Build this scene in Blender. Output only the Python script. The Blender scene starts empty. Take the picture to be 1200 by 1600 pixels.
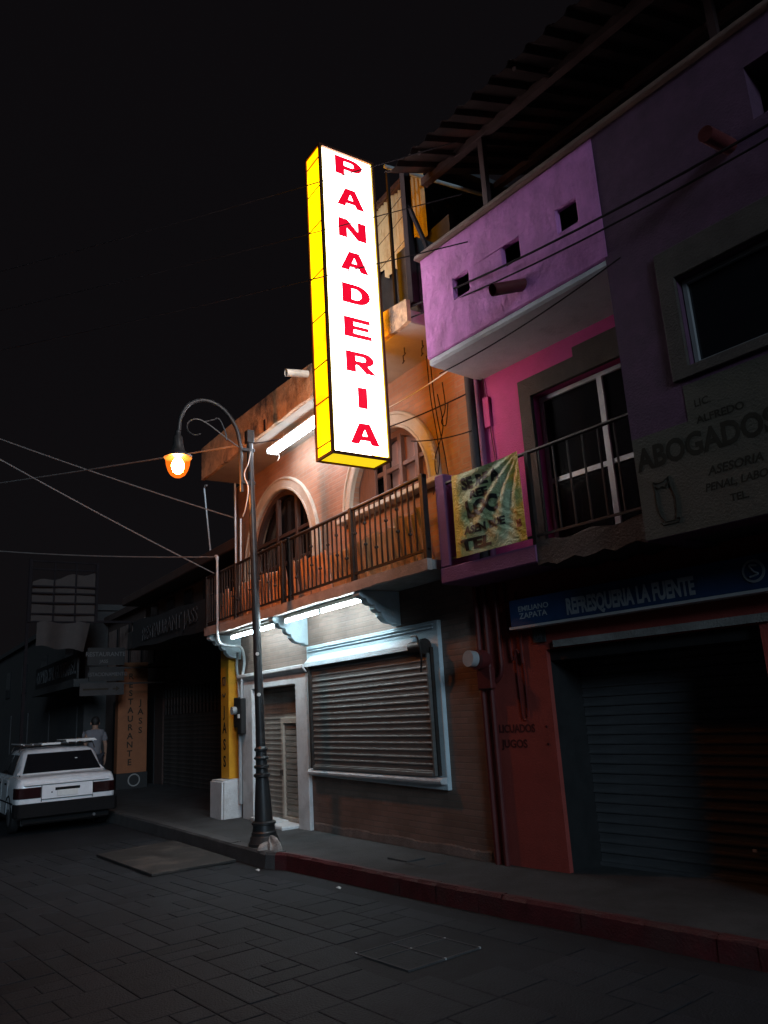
import bpy, bmesh, math, random
from mathutils import Matrix, Vector
R = math.radians
scene = bpy.context.scene
random.seed(7)

# ------------------------------------------------------------------ camera
cam_data = bpy.data.cameras.new("camera")
cam = bpy.data.objects.new("camera", cam_data)
scene.collection.objects.link(cam)
scene.camera = cam
cam_data.sensor_fit = 'VERTICAL'
cam_data.sensor_height = 36.0
cam_data.lens = 27.225
cam_data.clip_end = 500
yaw, pitch, roll = R(33.5), R(14.2), R(3.4)
fw = Vector((-math.cos(yaw) * math.cos(pitch), math.sin(yaw) * math.cos(pitch), math.sin(pitch)))
rt = fw.cross(Vector((0, 0, 1))).normalized()
up = rt.cross(fw)
rt2 = rt * math.cos(roll) - up * math.sin(roll)
up2 = up * math.cos(roll) + rt * math.sin(roll)
cm = Matrix((rt2, up2, -fw)).transposed().to_4x4()
cm.translation = Vector((0, 0, 1.6))
cam.matrix_world = cm

# ------------------------------------------------------------------ night sky, faint light from up the street
SUN_DIR = Vector((-0.90, 0.26, -0.25)).normalized()      # the way the light travels
world = bpy.data.worlds.new("World")
scene.world = world
world.use_nodes = True
wn = world.node_tree
wn.nodes.clear()
sky = wn.nodes.new("ShaderNodeTexSky")
sky.sky_type = 'NISHITA'
sky.sun_disc = False
sky.sun_elevation = math.asin(-SUN_DIR.z)
sky.sun_rotation = math.atan2(-SUN_DIR.x, -SUN_DIR.y)
hs = wn.nodes.new("ShaderNodeHueSaturation")
hs.inputs['Saturation'].default_value = 0.12
hs.inputs['Hue'].default_value = 0.62
wbg = wn.nodes.new("ShaderNodeBackground")
wbg.inputs['Strength'].default_value = 0.00165
wo = wn.nodes.new("ShaderNodeOutputWorld")
wn.links.new(sky.outputs[0], hs.inputs['Color'])
wmx = wn.nodes.new("ShaderNodeMix")
wmx.data_type = 'RGBA'
wmx.inputs['Factor'].default_value = 0.85
wmx.inputs['B'].default_value = (2.25, 1.85, 2.3, 1)
wn.links.new(hs.outputs[0], wmx.inputs['A'])
wn.links.new(wmx.outputs['Result'], wbg.inputs['Color'])
wn.links.new(wbg.outputs[0], wo.inputs['Surface'])

sun_data = bpy.data.lights.new("night_glow", 'SUN')
sun_data.energy = 0.80
sun_data.angle = R(14)
sun_data.color = (0.60, 0.82, 1.0)
sun = bpy.data.objects.new("night_glow", sun_data)
sun.rotation_euler = SUN_DIR.to_track_quat('-Z', 'Y').to_euler()
sun.location = (20, -6, 20)
scene.collection.objects.link(sun)

vs = scene.view_settings
vs.view_transform = 'Standard'
vs.look = 'None'
vs.exposure = 0
vs.gamma = 1
vs.use_curve_mapping = False
scene.cycles.max_bounces = 6
scene.cycles.use_denoising = True
scene.cycles.sample_clamp_indirect = 4.0

# ------------------------------------------------------------------ helpers
COL = scene.collection
WM = {}


def mat_new(name):
    m = bpy.data.materials.new(name)
    m.use_nodes = True
    return m, m.node_tree, m.node_tree.nodes["Principled BSDF"]


def MAT(name, col, rough=0.75, metal=0.0, var=0.25, scale=5.0, bump=0.15, stain=None, stain_scale=1.3,
        stain_amt=0.5, spec=0.4, fine=60.0, coat=0.0, rnd=0.0, stretch=(1, 1, 1)):
    """Painted / plastered / metal surface: two noises for tone, one for stains with their own shape, fine relief."""
    m, nt, p = mat_new(name)
    N, L = nt.nodes.new, nt.links.new
    tc = N("ShaderNodeTexCoord")
    mp = N("ShaderNodeMapping")
    mp.inputs['Scale'].default_value = stretch
    L(tc.outputs['Object'], mp.inputs['Vector'])
    n1 = N("ShaderNodeTexNoise")
    n1.inputs['Scale'].default_value = scale
    n1.inputs['Detail'].default_value = 8
    n1.inputs['Roughness'].default_value = 0.65
    L(mp.outputs[0], n1.inputs['Vector'])
    r1 = N("ShaderNodeValToRGB")
    r1.color_ramp.elements[0].position = 0.3
    r1.color_ramp.elements[1].position = 0.72
    r1.color_ramp.elements[0].color = (*[c * (1 - var) for c in col], 1)
    r1.color_ramp.elements[1].color = (*[min(1, c * (1 + var)) for c in col], 1)
    L(n1.outputs['Fac'], r1.inputs['Fac'])
    out = r1.outputs['Color']
    if stain:
        n2 = N("ShaderNodeTexNoise")
        n2.inputs['Scale'].default_value = stain_scale
        n2.inputs['Detail'].default_value = 10
        n2.inputs['Roughness'].default_value = 0.7
        L(mp.outputs[0], n2.inputs['Vector'])
        r2 = N("ShaderNodeValToRGB")
        r2.color_ramp.elements[0].position = 0.50
        r2.color_ramp.elements[1].position = 0.66
        r2.color_ramp.elements[0].color = (0, 0, 0, 1)
        r2.color_ramp.elements[1].color = (stain_amt,) * 3 + (1,)
        L(n2.outputs['Fac'], r2.inputs['Fac'])
        mx = N("ShaderNodeMix")
        mx.data_type = 'RGBA'
        L(r2.outputs['Color'], mx.inputs['Factor'])
        L(out, mx.inputs['A'])
        mx.inputs['B'].default_value = (*stain, 1)
        out = mx.outputs['Result']
    if rnd:
        oi = N("ShaderNodeObjectInfo")
        mr = N("ShaderNodeMapRange")
        mr.inputs['To Min'].default_value = 1 - rnd
        mr.inputs['To Max'].default_value = 1 + rnd
        L(oi.outputs['Random'], mr.inputs['Value'])
        h = N("ShaderNodeHueSaturation")
        L(mr.outputs[0], h.inputs['Value'])
        L(out, h.inputs['Color'])
        out = h.outputs['Color']
    L(out, p.inputs['Base Color'])
    p.inputs['Roughness'].default_value = rough
    p.inputs['Metallic'].default_value = metal
    p.inputs['Specular IOR Level'].default_value = spec
    p.inputs['Coat Weight'].default_value = coat
    if rough < 0.9:
        mr2 = N("ShaderNodeMapRange")
        mr2.inputs['To Min'].default_value = max(0.04, rough - 0.12)
        mr2.inputs['To Max'].default_value = min(1, rough + 0.12)
        L(n1.outputs['Fac'], mr2.inputs['Value'])
        L(mr2.outputs[0], p.inputs['Roughness'])
    if bump:
        n3 = N("ShaderNodeTexNoise")
        n3.inputs['Scale'].default_value = fine
        n3.inputs['Detail'].default_value = 6
        L(tc.outputs['Object'], n3.inputs['Vector'])
        b = N("ShaderNodeBump")
        b.inputs['Strength'].default_value = bump
        b.inputs['Distance'].default_value = 0.02
        L(n3.outputs['Fac'], b.inputs['Height'])
        L(b.outputs['Normal'], p.inputs['Normal'])
    return m


def BRICK(name, c1, c2, mortar, bw=0.21, rh=0.062, ms=0.007):
    m, nt, p = mat_new(name)
    N, L = nt.nodes.new, nt.links.new
    tc = N("ShaderNodeTexCoord")
    sp = N("ShaderNodeSeparateXYZ")
    cb = N("ShaderNodeCombineXYZ")
    L(tc.outputs['Object'], sp.inputs[0])
    L(sp.outputs['X'], cb.inputs['X'])
    L(sp.outputs['Z'], cb.inputs['Y'])
    nz = N("ShaderNodeTexNoise")
    nz.inputs['Scale'].default_value = 9
    L(tc.outputs['Object'], nz.inputs['Vector'])
    br = N("ShaderNodeTexBrick")
    br.inputs['Scale'].default_value = 1.0
    br.inputs['Brick Width'].default_value = bw
    br.inputs['Row Height'].default_value = rh
    br.inputs['Mortar Size'].default_value = ms
    br.inputs['Mortar Smooth'].default_value = 0.3
    br.inputs['Bias'].default_value = 0.0
    br.inputs['Color1'].default_value = (*c1, 1)
    br.inputs['Color2'].default_value = (*c2, 1)
    br.inputs['Mortar'].default_value = (*mortar, 1)
    L(cb.outputs[0], br.inputs['Vector'])
    n2 = N("ShaderNodeTexNoise")
    n2.inputs['Scale'].default_value = 1.7
    n2.inputs['Detail'].default_value = 9
    L(tc.outputs['Object'], n2.inputs['Vector'])
    mr = N("ShaderNodeMapRange")
    mr.inputs['From Min'].default_value = 0.3
    mr.inputs['From Max'].default_value = 0.7
    mr.inputs['To Min'].default_value = 0.72
    mr.inputs['To Max'].default_value = 1.15
    L(n2.outputs['Fac'], mr.inputs['Value'])
    h = N("ShaderNodeHueSaturation")
    L(mr.outputs[0], h.inputs['Value'])
    L(br.outputs['Color'], h.inputs['Color'])
    L(h.outputs['Color'], p.inputs['Base Color'])
    p.inputs['Roughness'].default_value = 0.62
    p.inputs['Specular IOR Level'].default_value = 0.35
    b = N("ShaderNodeBump")
    b.inputs['Strength'].default_value = 0.5
    b.inputs['Distance'].default_value = 0.006
    b.invert = True
    L(br.outputs['Fac'], b.inputs['Height'])
    b2 = N("ShaderNodeBump")
    b2.inputs['Strength'].default_value = 0.2
    b2.inputs['Distance'].default_value = 0.01
    n3 = N("ShaderNodeTexNoise")
    n3.inputs['Scale'].default_value = 40
    L(tc.outputs['Object'], n3.inputs['Vector'])
    L(n3.outputs['Fac'], b2.inputs['Height'])
    L(b.outputs['Normal'], b2.inputs['Normal'])
    L(b2.outputs['Normal'], p.inputs['Normal'])
    return m


def GLOW(name, col, strength, base=(0.8, 0.8, 0.8)):
    m, nt, p = mat_new(name)
    p.inputs['Base Color'].default_value = (*base, 1)
    p.inputs['Roughness'].default_value = 0.4
    p.inputs['Emission Color'].default_value = (*col, 1)
    p.inputs['Emission Strength'].default_value = strength
    return m


def GLASS(name, col=(0.01, 0.01, 0.012), rough=0.08):
    m, nt, p = mat_new(name)
    N, L = nt.nodes.new, nt.links.new
    tc = N("ShaderNodeTexCoord")
    n = N("ShaderNodeTexNoise")
    n.inputs['Scale'].default_value = 4
    n.inputs['Detail'].default_value = 6
    L(tc.outputs['Object'], n.inputs['Vector'])
    mr = N("ShaderNodeMapRange")
    mr.inputs['To Min'].default_value = rough * 0.5
    mr.inputs['To Max'].default_value = rough * 2.5
    L(n.outputs['Fac'], mr.inputs['Value'])
    L(mr.outputs[0], p.inputs['Roughness'])
    p.inputs['Base Color'].default_value = (*col, 1)
    p.inputs['Specular IOR Level'].default_value = 0.5
    return m


def wmat(o):
    return WM.get(o.name, Matrix())


class MB:
    """collects faces; build() links them as ONE mesh object"""

    def __init__(s):
        s.v, s.f = [], []

    def add(s, v, f):
        n = len(s.v)
        s.v += [tuple(p) for p in v]
        s.f += [tuple(i + n for i in q) for q in f]
        return s

    def box(s, x0, x1, y0, y1, z0, z1):
        return s.add([(x0, y0, z0), (x1, y0, z0), (x1, y1, z0), (x0, y1, z0),
                      (x0, y0, z1), (x1, y0, z1), (x1, y1, z1), (x0, y1, z1)],
                     [(0, 3, 2, 1), (4, 5, 6, 7), (0, 1, 5, 4), (1, 2, 6, 5), (2, 3, 7, 6), (3, 0, 4, 7)])

    def prism(s, poly, axis, c0, c1):
        f = {'y': lambda a, b, c: (a, c, b), 'x': lambda a, b, c: (c, a, b), 'z': lambda a, b, c: (a, b, c)}[axis]
        n = len(poly)
        v = [f(a, b, c0) for a, b in poly] + [f(a, b, c1) for a, b in poly]
        return s.add(v, [tuple(range(n)), tuple(range(2 * n - 1, n - 1, -1))] +
                     [(i, (i + 1) % n, n + (i + 1) % n, n + i) for i in range(n)])

    def tube(s, pts, r, n=8, caps=True):
        pts = [Vector(p) for p in pts]
        rs = r if isinstance(r, (list, tuple)) else [r] * len(pts)
        vs_, fs = [], []
        t0 = (pts[1] - pts[0]).normalized()
        a = t0.orthogonal().normalized()
        for i, p in enumerate(pts):
            t = (pts[min(i + 1, len(pts) - 1)] - pts[max(i - 1, 0)]).normalized()
            a = (a - t * a.dot(t)).normalized()
            b = t.cross(a)
            for k in range(n):
                th = 2 * math.pi * (k + .5) / n
                vs_.append(p + (a * math.cos(th) + b * math.sin(th)) * rs[i])
        for i in range(len(pts) - 1):
            for k in range(n):
                fs.append((i * n + k, i * n + (k + 1) % n, (i + 1) * n + (k + 1) % n, (i + 1) * n + k))
        if caps:
            fs.append(tuple(range(n - 1, -1, -1)))
            fs.append(tuple(range((len(pts) - 1) * n, len(pts) * n)))
        return s.add(vs_, fs)

    def lathe(s, prof, cx, cy, n=20, lean=(0, 0)):
        v, f = [], []
        z0 = prof[0][1]
        for r, z in prof:
            for k in range(n):
                th = 2 * math.pi * k / n
                v.append((cx + lean[0] * (z - z0) + r * math.cos(th), cy + lean[1] * (z - z0) + r * math.sin(th), z))
        m = len(prof)
        for i in range(m - 1):
            for k in range(n):
                f.append((i * n + k, i * n + (k + 1) % n, (i + 1) * n + (k + 1) % n, (i + 1) * n + k))
        f.append(tuple(range(n - 1, -1, -1)))
        f.append(tuple(range((m - 1) * n, m * n)))
        return s.add(v, f)

    def sheet(s, fn, nu, nv, thick=None):
        """fn(a,b) a,b in 0..1 -> point; thick: vector for a second skin"""
        v = [Vector(fn(i / nu, j / nv)) for j in range(nv + 1) for i in range(nu + 1)]
        W = nu + 1
        f = [(j * W + i, j * W + i + 1, (j + 1) * W + i + 1, (j + 1) * W + i) for j in range(nv) for i in range(nu)]
        if thick is None:
            return s.add(v, f)
        n = len(v)
        t = Vector(thick)
        v2 = v + [p + t for p in v]
        f2 = f + [tuple(reversed([i + n for i in q])) for q in f]
        rim = [i for i in range(W)] + [j * W + nu for j in range(1, nv + 1)] + \
              [nv * W + i for i in range(nu - 1, -1, -1)] + [j * W for j in range(nv - 1, 0, -1)]
        for k in range(len(rim)):
            a, b = rim[k], rim[(k + 1) % len(rim)]
            f2.append((b, a, a + n, b + n))
        return s.add(v2, f2)

    def xf(s, M):
        s.v = [tuple(M @ Vector(p)) for p in s.v]
        return s

    def build(s, name, mat, parent=None, frame=None, smooth=False, bevel=0.0, seg=1, at=None, jitter=0.0):
        pts = [Vector(p) for p in s.v]
        if frame is not None:
            pts = [frame @ p for p in pts]
        me = bpy.data.meshes.new(name)
        if parent is not None:
            inv = wmat(parent).inverted()
            pts = [inv @ p for p in pts]
            org = None
        else:
            if at is None:
                xs = [p.x for p in pts]
                ys = [p.y for p in pts]
                org = Vector(((min(xs) + max(xs)) / 2, (min(ys) + max(ys)) / 2, min(p.z for p in pts)))
            else:
                org = Vector(at)
            pts = [p - org for p in pts]
        me.from_pydata(pts, [], s.f)
        bm = bmesh.new()
        bm.from_mesh(me)
        bmesh.ops.recalc_face_normals(bm, faces=bm.faces)
        if bevel:
            es = [e for e in bm.edges if len(e.link_faces) == 2 and e.calc_face_angle(0) > R(35)]
            bmesh.ops.bevel(bm, geom=es, offset=bevel, segments=seg, affect='EDGES', clamp_overlap=True)
        if jitter:
            for v_ in bm.verts:
                v_.co += Vector([random.uniform(-jitter, jitter) for _ in range(3)])
        bm.to_mesh(me)
        bm.free()
        if smooth:
            for p in me.polygons:
                p.use_smooth = True
            try:
                me.set_sharp_from_angle(angle=R(40))
            except Exception:
                pass
        me.materials.append(mat)
        o = bpy.data.objects.new(name, me)
        COL.objects.link(o)
        if parent is not None:
            o.parent = parent
            WM[o.name] = wmat(parent)
        else:
            o.location = org
            WM[o.name] = Matrix.Translation(org)
        return o


def tag(o, label, cat, group=None):
    o['label'] = label
    o['category'] = cat
    if group:
        o['group'] = group
    return o


def thing(name, label, cat, loc=(0, 0, 0), rz=0.0, group=None):
    o = bpy.data.objects.new(name, None)
    o.empty_display_size = 0.2
    COL.objects.link(o)
    o.location = loc
    o.rotation_euler = (0, 0, rz)
    WM[o.name] = Matrix.Translation(Vector(loc)) @ Matrix.Rotation(rz, 4, 'Z')
    return tag(o, label, cat, group)


def structure(o):
    o['kind'] = 'structure'
    return o


def inst(o, off, rot=None, mat=None):
    """another piece sharing the mesh of o, moved by off in the parent's space"""
    c = o.copy()
    COL.objects.link(c)
    c.parent = o.parent
    c.location = o.location + Vector(off)
    if rot:
        c.rotation_euler = rot
    WM[c.name] = wmat(o)
    return c


def copy_thing(root, loc, rz=None):
    c = root.copy()
    COL.objects.link(c)
    c.location = loc
    if rz is not None:
        c.rotation_euler = (0, 0, rz)
    WM[c.name] = Matrix.Translation(Vector(loc)) @ Matrix.Rotation(c.rotation_euler.z, 4, 'Z')
    for ch in [x for x in bpy.data.objects if x.parent == root]:
        d = ch.copy()
        COL.objects.link(d)
        d.parent = c
        for g in [x for x in bpy.data.objects if x.parent == ch]:
            e = g.copy()
            COL.objects.link(e)
            e.parent = d
    return c


def _curve_mesh(cu):
    ob = bpy.data.objects.new("tmp", cu)
    COL.objects.link(ob)
    bpy.context.view_layer.update()
    dg = bpy.context.evaluated_depsgraph_get()
    me = bpy.data.meshes.new_from_object(ob.evaluated_get(dg))
    v = [tuple(p.co) for p in me.vertices]
    f = [tuple(p.vertices) for p in me.polygons]
    bpy.data.objects.remove(ob)
    bpy.data.meshes.remove(me)
    return v, f


def text(s_, size, bold=0.0, xs=1.0, depth=0.004, align='CENTER', shear=0.0):
    """lettering in the x/z plane reading from -y, centred on the origin's baseline; returns MB"""
    cu = bpy.data.curves.new("tmp", 'FONT')
    cu.body = s_
    cu.size = 1.0
    cu.offset = bold
    cu.shear = shear
    cu.extrude = 0.001
    cu.resolution_u = 3
    cu.align_x = align
    v, f = _curve_mesh(cu)
    mb = MB()
    mb.add([(x * size * xs, -depth if z > 0 else 0.0, y * size) for x, y, z in v], f)
    return mb


def plate(outer, holes, y0, y1):
    """slab with openings; polygons in (x, z); y0 street face, y1 back face"""
    cu = bpy.data.curves.new("tmp", 'CURVE')
    cu.dimensions = '2D'
    cu.fill_mode = 'BOTH'
    cu.extrude = 0.5
    for poly in [outer] + list(holes):
        sp = cu.splines.new('POLY')
        sp.points.add(len(poly) - 1)
        for pt, (a, b) in zip(sp.points, poly):
            pt.co = (a, b, 0, 1)
        sp.use_cyclic_u = True
    v, f = _curve_mesh(cu)
    mb = MB()
    mb.add([(x, y0 + (y1 - y0) * (0.5 - z), y) for x, y, z in v], f)
    # weld the doubled vertices
    key, idx, nv = {}, [], []
    for p in mb.v:
        k = tuple(round(c, 5) for c in p)
        if k not in key:
            key[k] = len(nv)
            nv.append(p)
        idx.append(key[k])
    mb.f = [q for q in (tuple(dict.fromkeys(idx[i] for i in q)) for q in mb.f) if len(q) > 2]
    mb.v = nv
    return mb


def arc(cx, cz, r, a0, a1, n):
    return [(cx + r * math.cos(R(a0 + (a1 - a0) * i / n)), cz + r * math.sin(R(a0 + (a1 - a0) * i / n))) for i in range(n + 1)]


def catenary(p, q, sag, n=14):
    p, q = Vector(p), Vector(q)
    return [p.lerp(q, i / n) - Vector((0, 0, sag * 4 * (i / n) * (1 - i / n))) for i in range(n + 1)]


def smooth_path(pts, n=6):
    pts = [Vector(p) for p in pts]
    out = []
    P = [pts[0]] + pts + [pts[-1]]
    for i in range(1, len(P) - 2):
        a, b, c, d = P[i - 1], P[i], P[i + 1], P[i + 2]
        for k in range(n):
            t = k / n
            out.append(0.5 * ((2 * b) + (c - a) * t + (2 * a - 5 * b + 4 * c - d) * t * t + (3 * b - a - 3 * c + d) * t ** 3))
    out.append(pts[-1])
    return out


# the street falls gently to the left; pavement less so
def zr(x): return 0.014 * (x + 6.0)
def zs(x): return 0.15 + 0.010 * (x + 6.1)


KERB = [(-90, 3.9), (-12, 3.85), (-9.6, 3.80), (-8.55, 3.80), (-8.25, 3.92), (-5.6, 4.10), (-3.0, 4.35), (0, 4.63), (14, 5.98)]


def ky(x):
    for (a, ya), (b, yb) in zip(KERB, KERB[1:]):
        if x <= b:
            return ya + (yb - ya) * (x - a) / (b - a)
    return KERB[-1][1]


# frame of the building that stands 5.5 degrees off the bakery's line
PANG = R(5.5)
P0 = Vector((-6.0, 5.0, 0))
PF = Matrix.Translation(P0) @ Matrix.Rotation(PANG, 4, 'Z')
ROT_X = Matrix.Rotation(R(90), 4, 'Z')         # turns lettering from -y to +x

# ------------------------------------------------------------------ materials
m_road = MAT("worn_street_concrete", (0.030, 0.033, 0.038), 0.72, var=0.35, scale=2.2, bump=0.35, stain=(0.022, 0.022, 0.024), stain_amt=0.7, fine=90, spec=0.12)
m_stone = MAT("stamped_concrete_stone", (0.033, 0.037, 0.043), 0.66, var=0.30, scale=3.0, bump=0.4, stain=(0.020, 0.022, 0.025), stain_amt=0.8, fine=70, rnd=0.16, spec=0.12)
m_walk = MAT("pavement_concrete", (0.07, 0.073, 0.077), 0.85, var=0.28, scale=2.4, bump=0.35, stain=(0.045, 0.045, 0.046), stain_amt=0.8, spec=0.12)
m_kerb = MAT("bare_kerb_concrete", (0.07, 0.07, 0.072), 0.85, var=0.3, bump=0.4, stain=(0.035, 0.035, 0.036))
m_redkerb = MAT("red_kerb_paint", (0.085, 0.013, 0.016), 0.7, var=0.3, bump=0.4, stain=(0.07, 0.03, 0.03), stain_scale=2.4, stain_amt=0.8)
m_brick = BRICK("brick_tile_facing", (0.43, 0.235, 0.15), (0.36, 0.185, 0.115), (0.34, 0.24, 0.18))
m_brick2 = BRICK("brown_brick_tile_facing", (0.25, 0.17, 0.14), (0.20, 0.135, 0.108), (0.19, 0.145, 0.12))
m_conc = MAT("grey_concrete", (0.30, 0.29, 0.28), 0.85, var=0.25, bump=0.4, stain=(0.12, 0.11, 0.10))
m_plinth = MAT("crumbling_plinth_render", (0.20, 0.17, 0.155), 0.9, var=0.3, bump=0.5, stain=(0.11, 0.09, 0.08), stain_scale=4)
m_fascia = MAT("stained_fascia_concrete", (0.52, 0.30, 0.16), 0.85, var=0.45, scale=5, bump=0.8, stain=(0.06, 0.05, 0.048), stain_scale=1.9, stain_amt=0.95, fine=25, stretch=(1.0, 1, 0.85))
m_cream = MAT("cream_soffit_plaster", (0.36, 0.30, 0.24), 0.8, var=0.1, bump=0.15, stain=(0.28, 0.22, 0.17), stain_amt=0.6)
m_slabpink = MAT("pinkish_slab_plaster", (0.50, 0.40, 0.36), 0.8, var=0.2, bump=0.4, stain=(0.25, 0.20, 0.18), stain_amt=0.6)
m_white = MAT("whitewashed_plaster", (0.66, 0.69, 0.71), 0.75, var=0.12, bump=0.3, stain=(0.42, 0.43, 0.43), stain_scale=3, stain_amt=0.6)
m_paleblue = MAT("pale_blue_paint", (0.58, 0.70, 0.76), 0.65, var=0.1, bump=0.25, stain=(0.40, 0.46, 0.48), stain_scale=3, stain_amt=0.5)
m_arch = MAT("arch_plaster", (0.50, 0.45, 0.37), 0.75, var=0.14, bump=0.3, stain=(0.33, 0.29, 0.22), stain_amt=0.6)
m_wood = MAT("dark_wood", (0.12, 0.06, 0.045), 0.5, var=0.3, bump=0.2, stretch=(6, 6, 1))
m_darkwood = MAT("deep_brown_wood", (0.05, 0.03, 0.025), 0.6, var=0.3, bump=0.2, stretch=(6, 6, 1))  # darker wood tone used for the left arched window
m_plank = MAT("raw_plank_wood", (0.62, 0.37, 0.19), 0.75, var=0.3, scale=4, bump=0.3, stretch=(10, 10, 0.8), rnd=0.22)
m_planklit = MAT("lamp_tinted_plank_wood", (0.82, 0.48, 0.34), 0.75, var=0.3, scale=4, bump=0.3, stretch=(10, 10, 0.8), rnd=0.2)  # plank wood with the street lamp's orange light partly put into the colour
m_iron = MAT("black_iron", (0.035, 0.030, 0.028), 0.5, metal=0.4, var=0.3, bump=0.15, stain=(0.10, 0.04, 0.02), stain_scale=6, stain_amt=0.5)
m_lampiron = MAT("lamp_post_paint", (0.028, 0.028, 0.030), 0.38, metal=0.2, var=0.3, bump=0.08, stain=(0.07, 0.05, 0.04), stain_scale=7, stain_amt=0.4)
m_shut = MAT("galvanised_shutter", (0.15, 0.145, 0.14), 0.6, metal=0.25, var=0.3, scale=3, bump=0.08, stain=(0.10, 0.085, 0.07), stain_scale=1.6, stain_amt=0.7, stretch=(0.5, 1, 3))
m_shutdoor = MAT("grey_shutter_paint", (0.30, 0.28, 0.25), 0.55, metal=0.2, var=0.2, scale=3, bump=0.1, stain=(0.16, 0.14, 0.12), stain_amt=0.7)
m_wicket = MAT("beige_door_paint", (0.42, 0.37, 0.31), 0.5, var=0.15, bump=0.1, stain=(0.25, 0.2, 0.16))
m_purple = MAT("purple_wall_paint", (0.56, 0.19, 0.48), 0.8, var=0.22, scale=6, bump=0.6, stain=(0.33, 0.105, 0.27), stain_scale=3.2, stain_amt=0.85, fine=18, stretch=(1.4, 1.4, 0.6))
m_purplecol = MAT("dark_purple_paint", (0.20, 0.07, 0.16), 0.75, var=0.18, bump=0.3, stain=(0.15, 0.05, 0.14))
m_purpledim = MAT("dimmed_purple_paint", (0.095, 0.04, 0.08), 0.85, var=0.25, bump=0.35, stain=(0.075, 0.032, 0.065), stain_scale=2)  # the bay's purple darkened: falloff of the sign's light put into the colour
m_pink = MAT("magenta_wall_paint", (0.50, 0.058, 0.225), 0.8, var=0.1, bump=0.25, stain=(0.39, 0.045, 0.17), stain_amt=0.6)
m_soffit = MAT("grey_white_soffit", (0.52, 0.51, 0.54), 0.8, var=0.12, bump=0.3, stain=(0.30, 0.28, 0.30), stain_scale=2.5, stain_amt=0.6)
m_brownstone = MAT("brown_stone", (0.062, 0.048, 0.042), 0.8, var=0.3, bump=0.4, stain=(0.05, 0.036, 0.03))
m_alu = MAT("white_aluminium", (0.62, 0.62, 0.64), 0.4, metal=0.3, var=0.08, bump=0.03)
m_aludim = MAT("dimmed_white_aluminium", (0.22, 0.22, 0.23), 0.6, var=0.12, bump=0.03)  # white frame metal darkened: weaker sign light is put into its colour
m_glass = GLASS("dark_window_glass")
m_redwall = MAT("red_wall_paint", (0.27, 0.05, 0.04), 0.7, var=0.15, bump=0.25, stain=(0.24, 0.035, 0.03), stain_amt=0.6)
m_redpipe = MAT("dark_red_pipe_paint", (0.10, 0.018, 0.018), 0.5, var=0.2, bump=0.1)
m_darkmortar = MAT("dark_render", (0.05, 0.047, 0.05), 0.85, var=0.3, bump=0.3)
m_beige = MAT("beige_painted_wall", (0.085, 0.072, 0.055), 0.85, var=0.2, bump=0.35, stain=(0.10, 0.085, 0.07))
m_inkbrown = MAT("dark_sign_paint", (0.046, 0.038, 0.030), 0.95, var=0.2, bump=0, spec=0.0)
m_inkred = MAT("dark_red_sign_paint", (0.07, 0.012, 0.012), 0.8, var=0.2, bump=0)
m_bluesign = MAT("blue_sign_vinyl", (0.02, 0.055, 0.14), 0.45, var=0.2, bump=0.05, stain=(0.02, 0.06, 0.15))
m_signwhite = MAT("white_sign_vinyl", (0.33, 0.36, 0.40), 0.5, var=0.15, bump=0)
m_yellowpaint = MAT("yellow_pillar_paint", (0.68, 0.33, 0.02), 0.55, var=0.12, bump=0.2, stain=(0.48, 0.21, 0.02), stain_amt=0.6)
m_black = MAT("black_rubber", (0.014, 0.014, 0.015), 0.6, var=0.2, bump=0.05)
m_cable = MAT("cable_rubber", (0.20, 0.185, 0.18), 0.5, var=0.2, bump=0)
m_cabledark = MAT("dark_cable_rubber", (0.026, 0.020, 0.022), 0.9, var=0.2, bump=0, spec=0.05)
m_conduit = MAT("grey_conduit", (0.50, 0.53, 0.55), 0.4, metal=0.3, var=0.12, bump=0.04)
m_corr = MAT("weathered_corrugated_sheet", (0.62, 0.50, 0.30), 0.55, metal=0.0, var=0.25, scale=3, bump=0.1, stain=(0.30, 0.18, 0.07), stain_scale=3, stain_amt=0.8, stretch=(3, 1, 0.6))
m_redroof = MAT("red_roof_sheet", (0.020, 0.010, 0.010), 0.55, metal=0.2, var=0.2, bump=0.1, stain=(0.13, 0.04, 0.03))
m_purlin = MAT("red_oxide_steel", (0.05, 0.026, 0.026), 0.6, metal=0.2, var=0.25, bump=0.1)
m_coping = MAT("brown_coping_tile", (0.16, 0.09, 0.075), 0.75, var=0.3, bump=0.35, stain=(0.12, 0.07, 0.055))
m_pvc = MAT("white_pvc", (0.60, 0.56, 0.50), 0.45, var=0.12, bump=0.04, stain=(0.30, 0.27, 0.23), stain_amt=0.7)
m_farwall = MAT("far_brown_plaster", (0.085, 0.055, 0.048), 0.85, var=0.25, bump=0.3, stain=(0.08, 0.05, 0.045))
m_farwall2 = MAT("far_grey_plaster", (0.055, 0.05, 0.05), 0.85, var=0.25, bump=0.3, stain=(0.05, 0.045, 0.045))
m_banner = MAT("grey_banner_vinyl", (0.05, 0.052, 0.055), 0.55, var=0.25, bump=0.08)
m_bannerink = MAT("pale_banner_ink", (0.10, 0.10, 0.105), 0.6, var=0.2, bump=0)
m_tarp = MAT("faded_torn_tarpaulin", (0.065, 0.045, 0.04), 0.7, var=0.2, bump=0.2, stain=(0.06, 0.04, 0.035), stain_scale=2)
m_orangeboard = MAT("orange_sign_paint", (0.26, 0.095, 0.04), 0.7, var=0.15, bump=0.2, stain=(0.18, 0.065, 0.03))
m_carwhite = MAT("white_car_paint", (0.80, 0.83, 0.87), 0.28, var=0.05, scale=2, bump=0.0, stain=(0.52, 0.55, 0.60), stain_scale=1.5, stain_amt=0.5, coat=0.5)
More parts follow.
